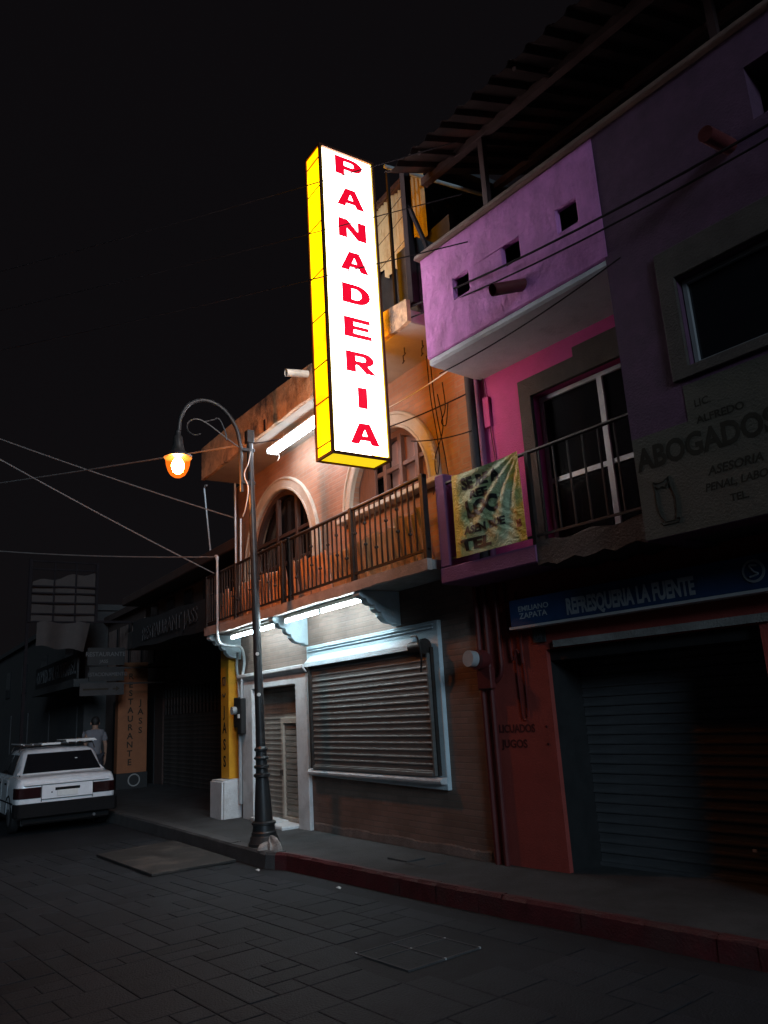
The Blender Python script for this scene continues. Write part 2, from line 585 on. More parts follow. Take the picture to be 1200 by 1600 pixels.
m_carblack = MAT("black_bumper_plastic", (0.010, 0.010, 0.011), 0.85, var=0.2, bump=0.08, spec=0.15)
m_tail = MAT("dark_red_tail_lens", (0.022, 0.006, 0.007), 0.15, var=0.1, bump=0, coat=0.4)
m_hub = MAT("steel_wheel", (0.22, 0.22, 0.23), 0.4, metal=0.7, var=0.2, bump=0.05)
m_plate = MAT("licence_plate", (0.72, 0.73, 0.72), 0.5, var=0.1, bump=0.05)
m_skin = MAT("skin", (0.30, 0.17, 0.12), 0.6, var=0.08, bump=0.05)
m_shirt = MAT("light_grey_shirt", (0.17, 0.165, 0.185), 0.9, var=0.1, bump=0.2)
m_trouser = MAT("dark_trousers", (0.03, 0.03, 0.04), 0.9, var=0.2, bump=0.2)
m_hair = MAT("black_hair", (0.012, 0.010, 0.010), 0.6, var=0.3, bump=0.3)
m_rust = MAT("rusty_steel_plate", (0.035, 0.032, 0.031), 0.75, metal=0.1, var=0.35, scale=3, bump=0.2, stain=(0.10, 0.08, 0.07), stain_scale=2.2, stain_amt=0.85)
m_rag = MAT("dirty_rag", (0.34, 0.31, 0.29), 0.95, var=0.25, bump=0.4)
m_litter = MAT("white_paper", (0.72, 0.72, 0.70), 0.8, var=0.1, bump=0.1)
m_frame = MAT("brown_sign_frame", (0.11, 0.035, 0.015), 0.5, metal=0.2, var=0.25, bump=0.05)

g_signwhite = GLOW("lit_white_acrylic", (1.0, 0.96, 0.96), 8.2)
g_signyellow = GLOW("lit_yellow_acrylic", (1.0, 0.50, 0.0), 4.6, (0.8, 0.6, 0.02))
g_signbottom = GLOW("dimmer_yellow_acrylic", (1.0, 0.70, 0.01), 1.0, (0.8, 0.6, 0.02))
_nt = g_signyellow.node_tree
_tc, _nz, _cr = _nt.nodes.new("ShaderNodeTexCoord"), _nt.nodes.new("ShaderNodeTexNoise"), _nt.nodes.new("ShaderNodeValToRGB")
_nz.inputs['Scale'].default_value = 2.2
_nz.inputs['Detail'].default_value = 2
_cr.color_ramp.elements[0].position, _cr.color_ramp.elements[0].color = .35, (.85, .19, 0, 1)
_cr.color_ramp.elements[1].position, _cr.color_ramp.elements[1].color = .62, (1, .52, .0, 1)
_nt.links.new(_tc.outputs['Object'], _nz.inputs['Vector'])
_nt.links.new(_nz.outputs['Fac'], _cr.inputs['Fac'])
_nt.links.new(_cr.outputs['Color'], _nt.nodes["Principled BSDF"].inputs['Emission Color'])
g_letter = GLOW("lit_red_vinyl", (0.80, 0.0, 0.022), 1.0, (0.6, 0.01, 0.03))
g_tubecool = GLOW("cool_fluorescent", (0.70, 0.92, 1.0), 80.0)
g_tubewarm = GLOW("white_fluorescent_diffuser", (0.82, 0.97, 1.12), 27.0)
g_sodium = GLOW("sodium_bulb", (1.0, 0.30, 0.06), 440.0, (0.9, 0.7, 0.5))
g_globe = bpy.data.materials.new("orange_lit_clear_globe")
g_globe.use_nodes = True
_n = g_globe.node_tree
_n.nodes.clear()
_tr, _em, _ad, _ou = (_n.nodes.new("ShaderNode" + k) for k in ("BsdfTransparent", "Emission", "AddShader", "OutputMaterial"))
_tr.inputs['Color'].default_value = (1.0, 0.93, 0.82, 1)
_em.inputs['Color'].default_value = (1.0, 0.15, 0.006, 1)
_em.inputs['Strength'].default_value = 0.7
_n.links.new(_tr.outputs[0], _ad.inputs[0])
_n.links.new(_em.outputs[0], _ad.inputs[1])
_n.links.new(_ad.outputs[0], _ou.inputs['Surface'])

# ------------------------------------------------------------------ ground
def ground_sheet(name, m, x0, x1, yf0, yf1, zf, nx):
    mb = MB()
    mb.sheet(lambda a, b: (x0 + (x1 - x0) * a, yf0(x0 + (x1 - x0) * a) * (1 - b) + yf1(x0 + (x1 - x0) * a) * b, zf(x0 + (x1 - x0) * a)), nx, 4)
    return mb.build(name, m, at=(0, 0, 0))


road = structure(ground_sheet("road", m_road, -90, 14, lambda x: -14.0, lambda x: ky(x) + 0.05, lambda x: zr(x) - 0.004, 208))
pavement = structure(ground_sheet("pavement", m_walk, -90, 14, lambda x: ky(x) + (0.14 if x < -8.45 else 0.06), lambda x: 14.0, zs, 208))


def kerb(name, m, xs, top=0.0, w=0.16):
    mb = MB()
    sec = []
    for x in xs:
        y = ky(x)
        z1 = zs(x) + 0.004 + top
        sec.append([(x, y, zr(x) - 0.1), (x, y + 0.012, z1 - 0.025), (x, y + 0.03, z1), (x, y + w, z1), (x, y + w, zr(x) - 0.1)])
    for a, b in zip(sec, sec[1:]):
        n = len(mb.v)
        mb.v += a + b
        mb.f += [(n + i, n + i + 1, n + 6 + i, n + 5 + i) for i in range(4)]
    for s_ in (sec[0], sec[-1]):
        mb.add(s_, [(0, 1, 2, 3, 4)])
    return structure(mb.build(name, m, at=(xs[0], 0, 0), jitter=0.004))


kerb("kerb", m_kerb, [-90 + i * 1.0 for i in range(80)] + [-9.6, -9.0, -8.55, -8.42])
kerb("kerb", m_redkerb, [-8.41, -8.25] + [-8.0 + 0.25 * i for i in range(89)], 0.002, 0.075)

# stamped-concrete stones: an ashlar pattern of mixed sizes, joints recessed
SA = R(5.0)
SF = Matrix.Translation(Vector((-5.62, 1.86, 0))) @ Matrix.Rotation(SA, 4, 'Z')
cell = 0.20
stone_mesh = {}


def stone_shape(w, h):
    if (w, h) not in stone_mesh:
        a, b = w * cell / 2 - 0.004, h * cell / 2 - 0.004
        mb = MB()
        c = 0.005
        lo = [(-a, -b, -0.02), (a, -b, -0.02), (a, b, -0.02), (-a, b, -0.02)]
        mid = [(x, y, -0.001) for x, y, _ in lo]
        hi = [(x - math.copysign(c, x), y - math.copysign(c, y), 0.0015) for x, y, _ in lo]
        mb.add(lo + mid + hi, [(0, 1, 5, 4), (1, 2, 6, 5), (2, 3, 7, 6), (3, 0, 4, 7), (4, 5, 9, 8), (5, 6, 10, 9), (6, 7, 11, 10), (7, 4, 8, 11), (8, 9, 10, 11)])
        me = bpy.data.meshes.new("paving_stone")
        me.from_pydata(mb.v, [], mb.f)
        me.materials.append(m_stone)
        stone_mesh[(w, h)] = (me, mb)
    return stone_mesh[(w, h)]


rs = random.Random(11)
GX0, GX1, GY0, GY1 = -34, 26, -9, 12
occ = set()
stones = []
for j in range(GY0, GY1):
    for i in range(GX0, GX1):
        if (i, j) in occ:
            continue
        opts = [(2, 2), (2, 1), (3, 1), (1, 1), (2, 2), (3, 2), (1, 2)]
        rs.shuffle(opts)
        for w, h in opts + [(1, 1)]:
            # long straight joints stay unbroken at j = 0 and every five rows
            if any((i + a, j + b) in occ for a in range(w) for b in range(h)):
                continue
            if (j % 5) + h > 5 or i + w > GX1 or j + h > GY1:
                continue
            if i < 0 < i + w:
                continue
            break
        for a in range(w):
            for b in range(h):
                occ.add((i + a, j + b))
        c = SF @ Vector(((i + w / 2) * cell, (j + h / 2) * cell, 0))
        stones.append((c, w, h))
tilt = Matrix.Rotation(-math.atan(0.014), 4, 'Y')
camxy = Vector((0, 0, 0))
vis = []
for c, w, h in stones:
    if c.y > ky(c.x) - 0.32:
        continue
    d = Vector((c.x, c.y, zr(c.x))) - Vector((0, 0, 1.6))
    zc = d.dot(fw)
    if zc < 0.5:
        continue
    px, py = 600 + 1210 * d.dot(rt2) / zc, 800 - 1210 * d.dot(up2) / zc
    # keep clear of the inspection covers
    if -5.25 < c.x < -4.15 and 2.75 < c.y < 3.75:
        continue
    seen = -60 < px < 1260 and py < 1680
    vis.append((seen, d.length, c, w, h))
near = sorted([t for t in vis if t[0]], key=lambda t: t[1])[:300]
ids = set(id(t) for t in near)
for seen, dist, c, w, h in near:
    me, _ = stone_shape(w, h)
    o = bpy.data.objects.new("paving_stone", me)
    COL.objects.link(o)
    o.parent = road
    o.location = (c.x, c.y, zr(c.x) + rs.uniform(-0.0015, 0.0015))
    o.rotation_euler = (rs.uniform(-.004, .004), -math.atan(0.014) + rs.uniform(-.004, .004), SA)
rest = MB()
for t in vis:
    if id(t) in ids:
        continue
    _, _, c, w, h = t
    _, mb = stone_shape(w, h)
    Mx = Matrix.Translation(Vector((c.x, c.y, zr(c.x)))) @ tilt @ Matrix.Rotation(SA, 4, 'Z')
    rest.add([Mx @ Vector(p) for p in mb.v], mb.f)
if rest.v:
    o = rest.build("outer_paving_stones", m_stone, road)
    o['kind'] = 'stuff'

# ------------------------------------------------------------------ the bakery
bakery = thing("bakery_building", "two storey orange brick bakery with arched windows and a railed balcony", "building", (-9.0, 5.0, 0.1))
A1, A2 = (-10.43, 3.82, 1.10), (-7.41, 4.02, 0.86)
arch1 = arc(A1[0], A1[1], A1[2], 0, 180, 24) + [(A1[0] - A1[2], 3.04), (A1[0] + A1[2], 3.04)]
arch2 = arc(A2[0], A2[1], A2[2], 0, 180, 24)
wall_low = [(-12.16, -0.1), (-11.42, -0.1), (-11.42, 1.99), (-10.02, 1.99), (-10.02, -0.1), (-6.03, -0.1), (-6.03, 2.95), (-12.16, 2.95)]
plate(wall_low, [[(-9.33, .9), (-6.80, .9), (-6.80, 2.2), (-9.33, 2.2)]], 5.0, 5.22).build("lower_brick_wall", m_brick2, bakery)
plate([(-12.16, 2.95), (-6.03, 2.95), (-6.03, 5.45), (-12.16, 5.45)], [arch1, arch2], 5.0, 5.22).build("upper_brick_wall", m_brick, bakery)
MB().box(-12.16, -6.03, 5.55, 9.5, -0.1, 5.90).build("rear_body", m_darkmortar, bakery)
MB().box(-12.16, -12.0, 5.22, 5.55, -0.1, 5.45).build("side_wall", m_brick, bakery)
MB().box(-6.2, -6.03, 5.22, 5.55, -0.1, 5.45).build("side_wall", m_brick, bakery)
MB().box(-12.0, -6.2, 5.22, 5.55, 2.80, 2.98).build("floor_edge", m_darkmortar, bakery)
# eroded plaster plinth at the foot of the wall
mb = MB()
prev = None
pl = [(-9.63 + 3.57 * i / 120) for i in range(121)]
for i, x in enumerate(pl):
    hgt = zs(x) + 0.075 + 0.008 * math.sin(i * .21) + 0.010 * random.random()
    mb.v += [(x, 4.988, zs(x) - 0.05), (x, 4.990, hgt), (x, 5.0, hgt + 0.015)]
    if i:
        n = 3 * i
        mb.f += [(n - 3, n, n + 1, n - 2), (n - 2, n + 1, n + 2, n - 1)]
mb.build("plinth", m_plinth, bakery)

# roof slab with stained fascia, soffit
fasc = [(-11.93, 5.45)] + [(-11.93 + 6.08 * i / 30, 5.445 + 0.012 * math.sin(i * 1.9) + (0.012 if i % 4 == 0 else 0)) for i in range(1, 30)] + [(-5.85, 5.45)]
top = [(-5.85, 5.70), (-6.6, 5.80), (-7.7, 5.86), (-9.0, 5.93), (-10.4, 5.98), (-11.93, 6.0)]
MB().prism(fasc + top, 'y', 4.30, 4.35).build("fascia", m_fascia, bakery)
MB().box(-11.92, -5.86, 4.352, 5.6, 5.452, 5.60).build("roof_slab", m_cream, bakery, bevel=0.01)
# black slot in the fascia, drain pipe and hooks
MB().box(-9.42, -9.36, 4.293, 4.36, 5.452, 5.62).build("expansion_joint", m_cabledark, bakery)
dp = MB()
dp.tube([(-8.07, 4.55, 5.80), (-8.07, 4.0, 5.73)], 0.048, 14, caps=False)
dp.tube([(-8.07, 4.0, 5.73), (-8.07, 4.55, 5.80)], 0.047, 14, caps=False)
dp.build("drain_pipe", m_pvc, bakery, smooth=True)
for hx, hy in ((-6.55, 4.72), (-6.38, 4.62), (-6.30, 4.80), (-6.15, 4.70)):
    k = MB()
    k.tube([(hx, hy, 5.47), (hx, hy, 5.37)], 0.006, 6)
    k.tube([(hx - 0.03, hy + 0.01, 5.372), (hx + 0.03, hy - 0.01, 5.372)], 0.008, 6)
    k.build("ceiling_hook", m_iron, bakery)

# arch surrounds: stepped mouldings


def arch_band(cx, cz, r0, r1, y0, y1, a0, a1, legs=None, n=28):
    p = arc(cx, cz, r1, a0, a1, n)
    q = arc(cx, cz, r0, a1, a0, n)
    if legs is not None:
        p = [(cx + r1, legs)] + p + [(cx - r1, legs)]
        q = [(cx - r0, legs)] + q + [(cx + r0, legs)]
    outer_, inner_ = p, list(reversed(q))
    mb = MB()
    m = len(outer_)
    for (a, b), (c, d) in zip(outer_, inner_):
        mb.v += [(a, y0, b), (c, y0, d), (a, y1, b), (c, y1, d)]
    for i in range(m - 1):
        n0, n1 = 4 * i, 4 * (i + 1)
        mb.f += [(n0, n1, n1 + 1, n0 + 1), (n0 + 2, n0 + 3, n1 + 3, n1 + 2), (n0, n0 + 2, n1 + 2, n1), (n0 + 1, n1 + 1, n1 + 3, n0 + 3)]
    mb.f += [(0, 1, 3, 2), (4 * m - 4, 4 * m - 2, 4 * m - 1, 4 * m - 3)]
    return mb


for (cx, cz, r), legs in ((A1, 3.04), (A2, 3.99)):
    s_ = arch_band(cx, cz, r - 0.005, r + 0.19, 4.955, 4.998, 0, 180, legs).build("arch_surround", m_arch, bakery, bevel=0.006)
    arch_band(cx, cz, r + 0.0, r + 0.035, 4.940, 4.954, 0, 180, legs).build("moulding", m_arch, s_, bevel=0.005)
    arch_band(cx, cz, r + 0.15, r + 0.185, 4.940, 4.954, 0, 180, legs).build("moulding", m_arch, s_, bevel=0.005)
for k in range(6):
    th = R(10 + 3.2 * k)
    x, z = A2[0] + 1.03 * math.cos(th), A2[1] + 1.03 * math.sin(th)
    MB().tube([(x - .05, 4.945, z + .02), (x, 4.93, z), (x + .03, 4.945, z - .03)], 0.011, 6).build("stucco_scale", m_arch, bakery, smooth=True)
sl = MB().prism([(4.86, 3.93), (5.0, 3.93), (5.2, 4.0), (4.88, 4.0)], 'x', -8.52, -6.32).build("window_sill", m_arch, bakery, bevel=0.01)

# arched windows
def arched_window(cx, cz, r, zb, label_mullions, m_pane, dy=0.0, m_wood=m_wood):
    w = arch_band(cx, cz, r - 0.08, r, 5.10 + dy, 5.17 + dy, 0, 180, zb if zb < cz - 0.1 else None).build("arched_window", m_wood, bakery)
    pts = arc(cx, cz, r - 0.075, 0, 180, 20)
    if zb < cz - 0.1:
        pts = pts + [(cx - r + 0.075, zb), (cx + r - 0.075, zb)]
    for x in label_mullions:
        zt = cz + math.sqrt(max(0.0, (r - 0.06) ** 2 - (x - cx) ** 2))
        MB().box(x - 0.035, x + 0.035, 5.085 + dy, 5.15 + dy, zb, zt).build("mullion", m_wood, w, bevel=0.004)
    for z in ([cz + 0.02] if zb > cz - 0.1 else [zb + 0.04, zb + 0.75]) + [cz + 0.40]:
        hw = math.sqrt(max(0.01, (r - 0.06) ** 2 - max(0, z - cz) ** 2))
        MB().box(cx - hw, cx + hw, 5.095 + dy, 5.14 + dy, z - 0.028, z + 0.028).build("transom", m_wood, w, bevel=0.004)
    xm = label_mullions[0]
    for side, mp_ in ((-1, m_glass), (1, m_pane)):
        q = [(min(a, xm) if side < 0 else max(a, xm), b) for a, b in pts]
        q = list(dict.fromkeys((round(a, 4), round(b, 4)) for a, b in q))
        MB().prism(q, 'y', 5.20 + dy, 5.21 + dy).build("pane", mp_, w)
    return w


m_curtain = MAT("glass_over_curtain", (0.36, 0.22, 0.20), 0.25, var=0.15, scale=3, bump=0.02, spec=0.5)
arched_window(A2[0], A2[1], A2[2], 4.0, [-7.62, -7.27, -6.93], m_curtain)
arched_window(A1[0], A1[1], A1[2], 3.04, [-10.6, -9.95], m_glass, -0.06, m_darkwood)
MB().box(-8.2, -7.80, 5.06, 5.10, 4.02, 4.72).build("open_shutter", m_wood, bakery, bevel=0.005)

# balcony slab, brackets
edge = [(-12.2, 2.90)] + [(-12.2 + 6.2 * i / 40, 2.885 + 0.006 * math.sin(i * .6) + 0.008 * random.random()) for i in range(1, 40)] + [(-6.0, 2.885), (-6.0, 3.0), (-12.2, 3.03)]
MB().prism(edge, 'y', 4.44, 4.50).build("balcony_edge", m_slabpink, bakery)
MB().box(-12.19, -6.01, 4.50, 5.0, 2.895, 2.99).build("balcony_slab", m_conc, bakery)
br_prof = [(4.999, 2.893), (4.47, 2.893), (4.46, 2.84), (4.50, 2.81), (4.55, 2.80), (4.565, 2.76), (4.61, 2.735), (4.655, 2.735), (4.665, 2.69), (4.70, 2.655), (4.735, 2.655), (4.745, 2.61), (4.80, 2.555), (4.87, 2.53), (4.93, 2.53), (4.96, 2.505), (4.999, 2.505)]
for bx in (-12.08, -9.70, -7.40):
    MB().prism(br_prof, 'x', bx - 0.065, bx + 0.065).build("balcony_bracket", m_paleblue, bakery, bevel=0.006)
# doorway
door_o = [(-11.88, 0.0), (-11.48, 0.0), (-11.48, 2.0), (-9.97, 2.0), (-9.97, 0.0), (-9.64, 0.0), (-9.64, 2.14), (-11.88, 2.14)]
plate(door_o, [], 4.94, 4.998).build("door_surround", m_white, bakery, bevel=0.008)
MB().prism([(4.93, 2.142), (4.88, 2.20), (4.88, 2.245), (4.999, 2.26), (4.999, 2.142)], 'x', -11.92, -9.615).build("door_cornice", m_white, bakery, bevel=0.006)
MB().box(-11.42, -10.02, 5.20, 5.215, 0.0, 1.99).build("door_recess", m_darkmortar, bakery)


def slat_profile(h, d):
    """one roller-shutter slat in (y,z): bulges to the street, curled lip on top"""
    pts = [(-d * .9, 0), (-d, h * .05), (-d, h * .16), (-d * .8, h * .24), (-d * .25, h * .36), (-d * .18, h * .6), (-d * .3, h * .85), (-d * .15, h * .995)]
    return pts


def shutter(parent, name, m, x0, x1, y, z0, z1, pitch, d=0.012, frame=None, pieces=True):
    sh = MB().box(x0, x1, y + 0.012, y + 0.02, z0, z1).build(name, m_darkmortar, parent, frame=frame)
    prof = slat_profile(pitch, d)
    n = int((z1 - z0) / pitch)
    poly = prof + [(0.006, pitch * 0.995), (0.006, 0)]
    first = None
    for k in range(n):
        if first is None:
            first = MB().prism([(y + a, z0 + b) for a, b in poly], 'x', x0, x1).build("slat", m, sh, frame=frame)
        else:
            inst(first, (0, random.uniform(-.0015, .0015), k * pitch))
    return sh


sd = shutter(bakery, "roller_door", m_shutdoor, -11.42, -10.02, 5.13, 0.13, 1.98, 0.074, 0.009)
MB().box(-11.42, -10.02, 5.09, 5.135, 0.085, 0.14).build("bottom_bar", m_shutdoor, sd, bevel=0.004)
wk = plate([(-10.72, .11), (-10.08, .11), (-10.08, 1.55), (-10.72, 1.55)], [[(-10.65, .20), (-10.15, .20), (-10.15, 1.47), (-10.65, 1.47)]], 5.06, 5.12).build("wicket_door", m_wicket, bakery, bevel=0.004)
MB().box(-10.65, -10.15, 5.10, 5.116, .20, 1.47).build("wicket_panel", m_wicket, wk)
for k in range(16):
    MB().box(-10.645, -10.155, 5.088, 5.099, .215 + k * .078, .275 + k * .078).build("slat", m_shutdoor, wk, bevel=0.003)
MB().box(-10.7, -10.67, 5.03, 5.06, .75, .83).build("handle", m_iron, wk)
for (x0, x1, y0, y1, dz) in ((-11.45, -10.95, 4.84, 5.12, .02), (-10.93, -10.5, 4.80, 5.05, .035), (-10.52, -10.0, 4.72, 5.04, .015)):
    MB().prism([(x0, y0 + .04), (x0 + .2, y0), (x1 - .1, y0 + .03), (x1, y0 - .02), (x1, y1), (x0, y1)], 'z', zs(-10.7) - .05, zs(-10.7) + dz + .03).build("doorstep_slab", m_white, bakery, bevel=0.008, jitter=0.004)

# shop window: pale blue surround, hood, roller shutter, sill
win_o = [(-9.60, .80), (-6.60, .76), (-6.585, 2.475), (-9.60, 2.475)]
plate(win_o, [[(-9.34, .9), (-6.79, .9), (-6.79, 2.2), (-9.34, 2.2)]], 4.945, 4.998).build("window_surround", m_paleblue, bakery, bevel=0.008)
for z in (2.40, 2.435):
    MB().box(-9.56, -6.66, 4.930, 4.944, z - 0.007, z + 0.007).build("moulding", m_paleblue, bakery, bevel=0.003)
MB().prism([(4.944, 2.34), (4.85, 2.25), (4.84, 2.19), (4.86, 2.19), (4.944, 2.20)], 'x', -9.490, -6.990).build("shutter_hood", m_paleblue, bakery, bevel=0.005)
ws = shutter(bakery, "roller_shutter", m_shut, -9.370, -6.740, 4.90, .93, 2.20, 0.0705, 0.010)
MB().box(-9.420, -9.372, 4.86, 4.944, .90, 2.2).build("guide_rail", m_iron, ws, bevel=0.003)
MB().box(-6.738, -6.705, 4.87, 4.944, .90, 2.14).build("guide_rail", m_shut, ws, bevel=0.003)
MB().box(-6.704, -6.682, 4.905, 4.944, .90, 2.2).build("guide_rail", m_iron, ws, bevel=0.003)
MB().box(-9.370, -6.740, 4.865, 4.91, .895, .935).build("bottom_bar", m_shut, ws, bevel=0.004)
dr = MB()
dr.tube([(-6.990, 4.88, 2.22), (-6.730, 4.88, 2.22)], 0.06, 14)
dr.tube([(-6.750, 4.86, 2.21), (-6.710, 4.86, 2.21)], 0.085, 14)
dr.build("winding_drum", m_iron, ws, smooth=True)
MB().tube(smooth_path([(-6.870, 4.80, 2.33), (-6.730, 4.78, 2.30), (-6.710, 4.80, 2.1), (-6.770, 4.83, 1.95)]), 0.012, 6).build("chain", m_iron, ws)
MB().tube([(-9.470, 4.85, 2.20), (-9.410, 4.93, 2.04)], 0.014, 6).build("hood_brace", m_iron, bakery)
MB().prism([(4.87, .825), (4.998, .81), (4.998, .892), (4.88, .888), (4.862, .865)], 'x', -9.530, -6.610).build("window_sill", m_white, bakery, bevel=0.01, jitter=0.003)

# balcony railing
rail = MB().tube([(-12.15, 4.47, 3.84), (-5.99, 4.47, 3.84)], 0.022, 8).build("railing", m_iron, bakery)
MB().box(-12.15, -5.99, 4.455, 4.485, 3.075, 3.10).build("bottom_rail", m_iron, rail)
for x in (-12.13, -10.9, -9.28, -9.06, -7.44, -6.02):
    MB().box(x - .03, x + .03, 4.44, 4.50, 3.0, 3.86).build("post", m_iron, rail, bevel=0.004)


def baluster(kz):
    b = MB().box(-.008, .008, 4.462, 4.478, 3.10, 3.83)
    for z in kz:
        b.lathe([(.008, z - .02), (.022, z - .008), (.022, z + .008), (.008, z + .02)], 0, 4.47, 8)
    return b


bals = [baluster(k) for k in ((), (3.55,), (3.38, 3.62), (3.3,))]
bobj = [None] * 4
x = -12.02
k = 0
while x < -6.08:
    if min(abs(x - p) for p in (-12.13, -10.9, -9.28, -9.06, -7.44, -6.02)) > .05:
        q = (0, 1, 0, 2, 0, 3)[k % 6]
        if bobj[q] is None:
            b = MB()
            b.v = [(vx + x, vy, vz) for vx, vy, vz in bals[q].v]
            b.f = bals[q].f
            bobj[q] = (b.build("baluster", m_iron, rail), x)
        else:
            inst(bobj[q][0], (x - bobj[q][1], 0, 0))
    x += .108
    k += 1

# ------------------------------------------------------------------ planks stored on the balcony
x = -12.05
rp = random.Random(5)
while x < -6.12:
    w = rp.uniform(.10, .22)
    zt = 3.53 if x < -8.25 else (3.43 if x < -7.75 else (3.48 if x < -6.8 else 3.56))
    zt += rp.uniform(-.03, .03)
    sh_ = rp.uniform(-.05, .05)
    t0 = 4.60 + rp.uniform(0, .03)
    b = MB()
    b.add([(x, t0, 3.0), (x + w, t0, 3.0), (x + w, t0 + .02, 3.0), (x, t0 + .02, 3.0),
           (x + sh_, t0 - .06, zt), (x + w + sh_ * .9, t0 - .06, zt + rp.uniform(-.03, .03)), (x + w + sh_ * .9, t0 - .04, zt), (x + sh_, t0 - .04, zt)],
          [(0, 3, 2, 1), (4, 5, 6, 7), (0, 1, 5, 4), (1, 2, 6, 5), (2, 3, 7, 6), (3, 0, 4, 7)])
    if x < -8.25:
        tag(b.build("wooden_plank", m_planklit), "plank tinted as if by orange lamp light, standing upright behind the left half of the balcony railing", "plank", "orange planks behind the balcony railing")
    else:
        tag(b.build("wooden_plank", m_plank), "pale tan plank leaning upright behind the balcony railing below the lit sign", "plank", "tan planks behind the balcony railing")
    x += w + rp.uniform(.0, .02)

# ------------------------------------------------------------------ lit sign
SX0, SX1, SY0, SY1, SZ0, SZ1 = -6.51, -6.20, 3.55, 4.22, 4.04, 7.54
sign = thing("illuminated_sign", "tall lit box sign with red letters on white and yellow sides over the balcony", "sign", (-6.31, 3.885, SZ0))
fr = MB()
e = 0.014
for y in (SY0, SY1):
    for x in (SX0, SX1):
        fr.box(x - e, x + e, y - e, y + e, SZ0 - e, SZ1 + e)
for z in (SZ0, SZ1):
    for y in (SY0, SY1):
        fr.box(SX0 + e, SX1 - e, y - e * .98, y + e * .98, z - e * .98, z + e * .98)
    for x in (SX0, SX1):
        fr.box(x - e * .98, x + e * .98, SY0 + e, SY1 - e, z - e * .98, z + e * .98)
fr.build("frame", m_frame, sign)
MB().box(SX1 - .006, SX1, SY0 + .028, SY1 - .028, SZ0 + .028, SZ1 - .028).build("face_panel", g_signwhite, sign)
MB().box(SX0, SX0 + .006, SY0 + .028, SY1 - .028, SZ0 + .028, SZ1 - .028).build("face_panel", g_signwhite, sign)
for y0, y1 in ((SY0 + .014, SY0 + .028), (SY1 - .028, SY1 - .014)):
    MB().box(SX1 - .005, SX1 + .001, y0, y1, SZ0 + .014, SZ1 - .014).build("yellow_edge_strip", g_signbottom, sign)
MB().box(SX0 + .014, SX1 - .014, SY0, SY0 + .005, SZ0 + .014, SZ1 - .014).build("side_panel", g_signyellow, sign)
MB().box(SX0 + .014, SX1 - .014, SY1 - .005, SY1, SZ0 + .014, SZ1 - .014).build("side_panel", g_signyellow, sign)
MB().box(SX0 + .014, SX1 - .014, SY0 + .014, SY1 - .014, SZ0, SZ0 + .005).build("bottom_panel", g_signbottom, sign)
MB().box(SX0 + .014, SX1 - .014, SY0 + .014, SY1 - .014, SZ1 - .005, SZ1).build("top_panel", m_yellowpaint, sign)
for z in (4.16, 4.62, 5.02, 5.55, 6.05, 6.62, 7.05, 7.40):
    MB().box(SX0 + .014, SX1 - .014, SY0 - .003, SY0 - .0005, z - .008, z + .008).build("seam_strip", m_frame, sign)
def oval(cx, cz, rx, rz, a0, a1, n=14):
    return [(cx + rx * math.cos(R(a0 + (a1 - a0) * i / n)), cz + rz * math.sin(R(a0 + (a1 - a0) * i / n))) for i in range(n + 1)]


LET = {
    'A': ([(0, 0), (.29, 0), (.345, .19), (.655, .19), (.71, 0), (1, 0), (.68, 1), (.32, 1)], [[(.41, .40), (.59, .40), (.5, .72)]]),
    'P': ([(0, 0), (.33, 0), (.33, .32)] + oval(.60, .66, .40, .34, -90, 90) + [(0, 1)], [[(.33, .54)] + oval(.58, .665, .11, .125, -90, 90) + [(.33, .79)]]),
    'N': ([(0, 0), (.30, 0), (.30, .54), (.68, 0), (1, 0), (1, 1), (.70, 1), (.70, .46), (.32, 1), (0, 1)], []),
    'D': ([(0, 0)] + oval(.50, .5, .49, .5, -90, 90) + [(0, 1)], [[(.33, .22)] + oval(.46, .5, .22, .28, -90, 90) + [(.33, .78)]]),
    'E': ([(0, 0), (.96, 0), (.96, .21), (.33, .21), (.33, .41), (.86, .41), (.86, .60), (.33, .60), (.33, .79), (.92, .79), (.92, 1), (0, 1)], []),
    'R': ([(0, 0), (.33, 0), (.33, .36), (.42, .36), (.68, 0), (1.04, 0), (.74, .38)] + oval(.62, .68, .35, .32, -65, 90) + [(0, 1)], [[(.33, .56)] + oval(.58, .68, .11, .12, -90, 90) + [(.33, .80)]]),
    'I': ([(.34, 0), (.66, 0), (.66, 1), (.34, 1)], []),
}
for i, ch in enumerate("PANADERIA"):
    zc = 7.37 - i * (7.37 - 4.27) / 8
    o_, h_ = LET[ch]
    sc = lambda q: [(a * .345 - .1725, b * .225 - .1125) for a, b in q]
    t = plate(sc(o_), [sc(q) for q in h_], -.004, 0)
    t.build("letter", g_letter, sign, frame=Matrix.Translation(Vector((SX1 + .001, 3.905 + .003 * i, zc))) @ ROT_X)
# arms that carry the sign on the roof edge
for z in (5.62, 5.70):
    MB().box(SX0 + .09, SX0 + .13, SY1 + .0, 4.31, z - .02, z + .02).build("mounting_arm", m_iron, sign)

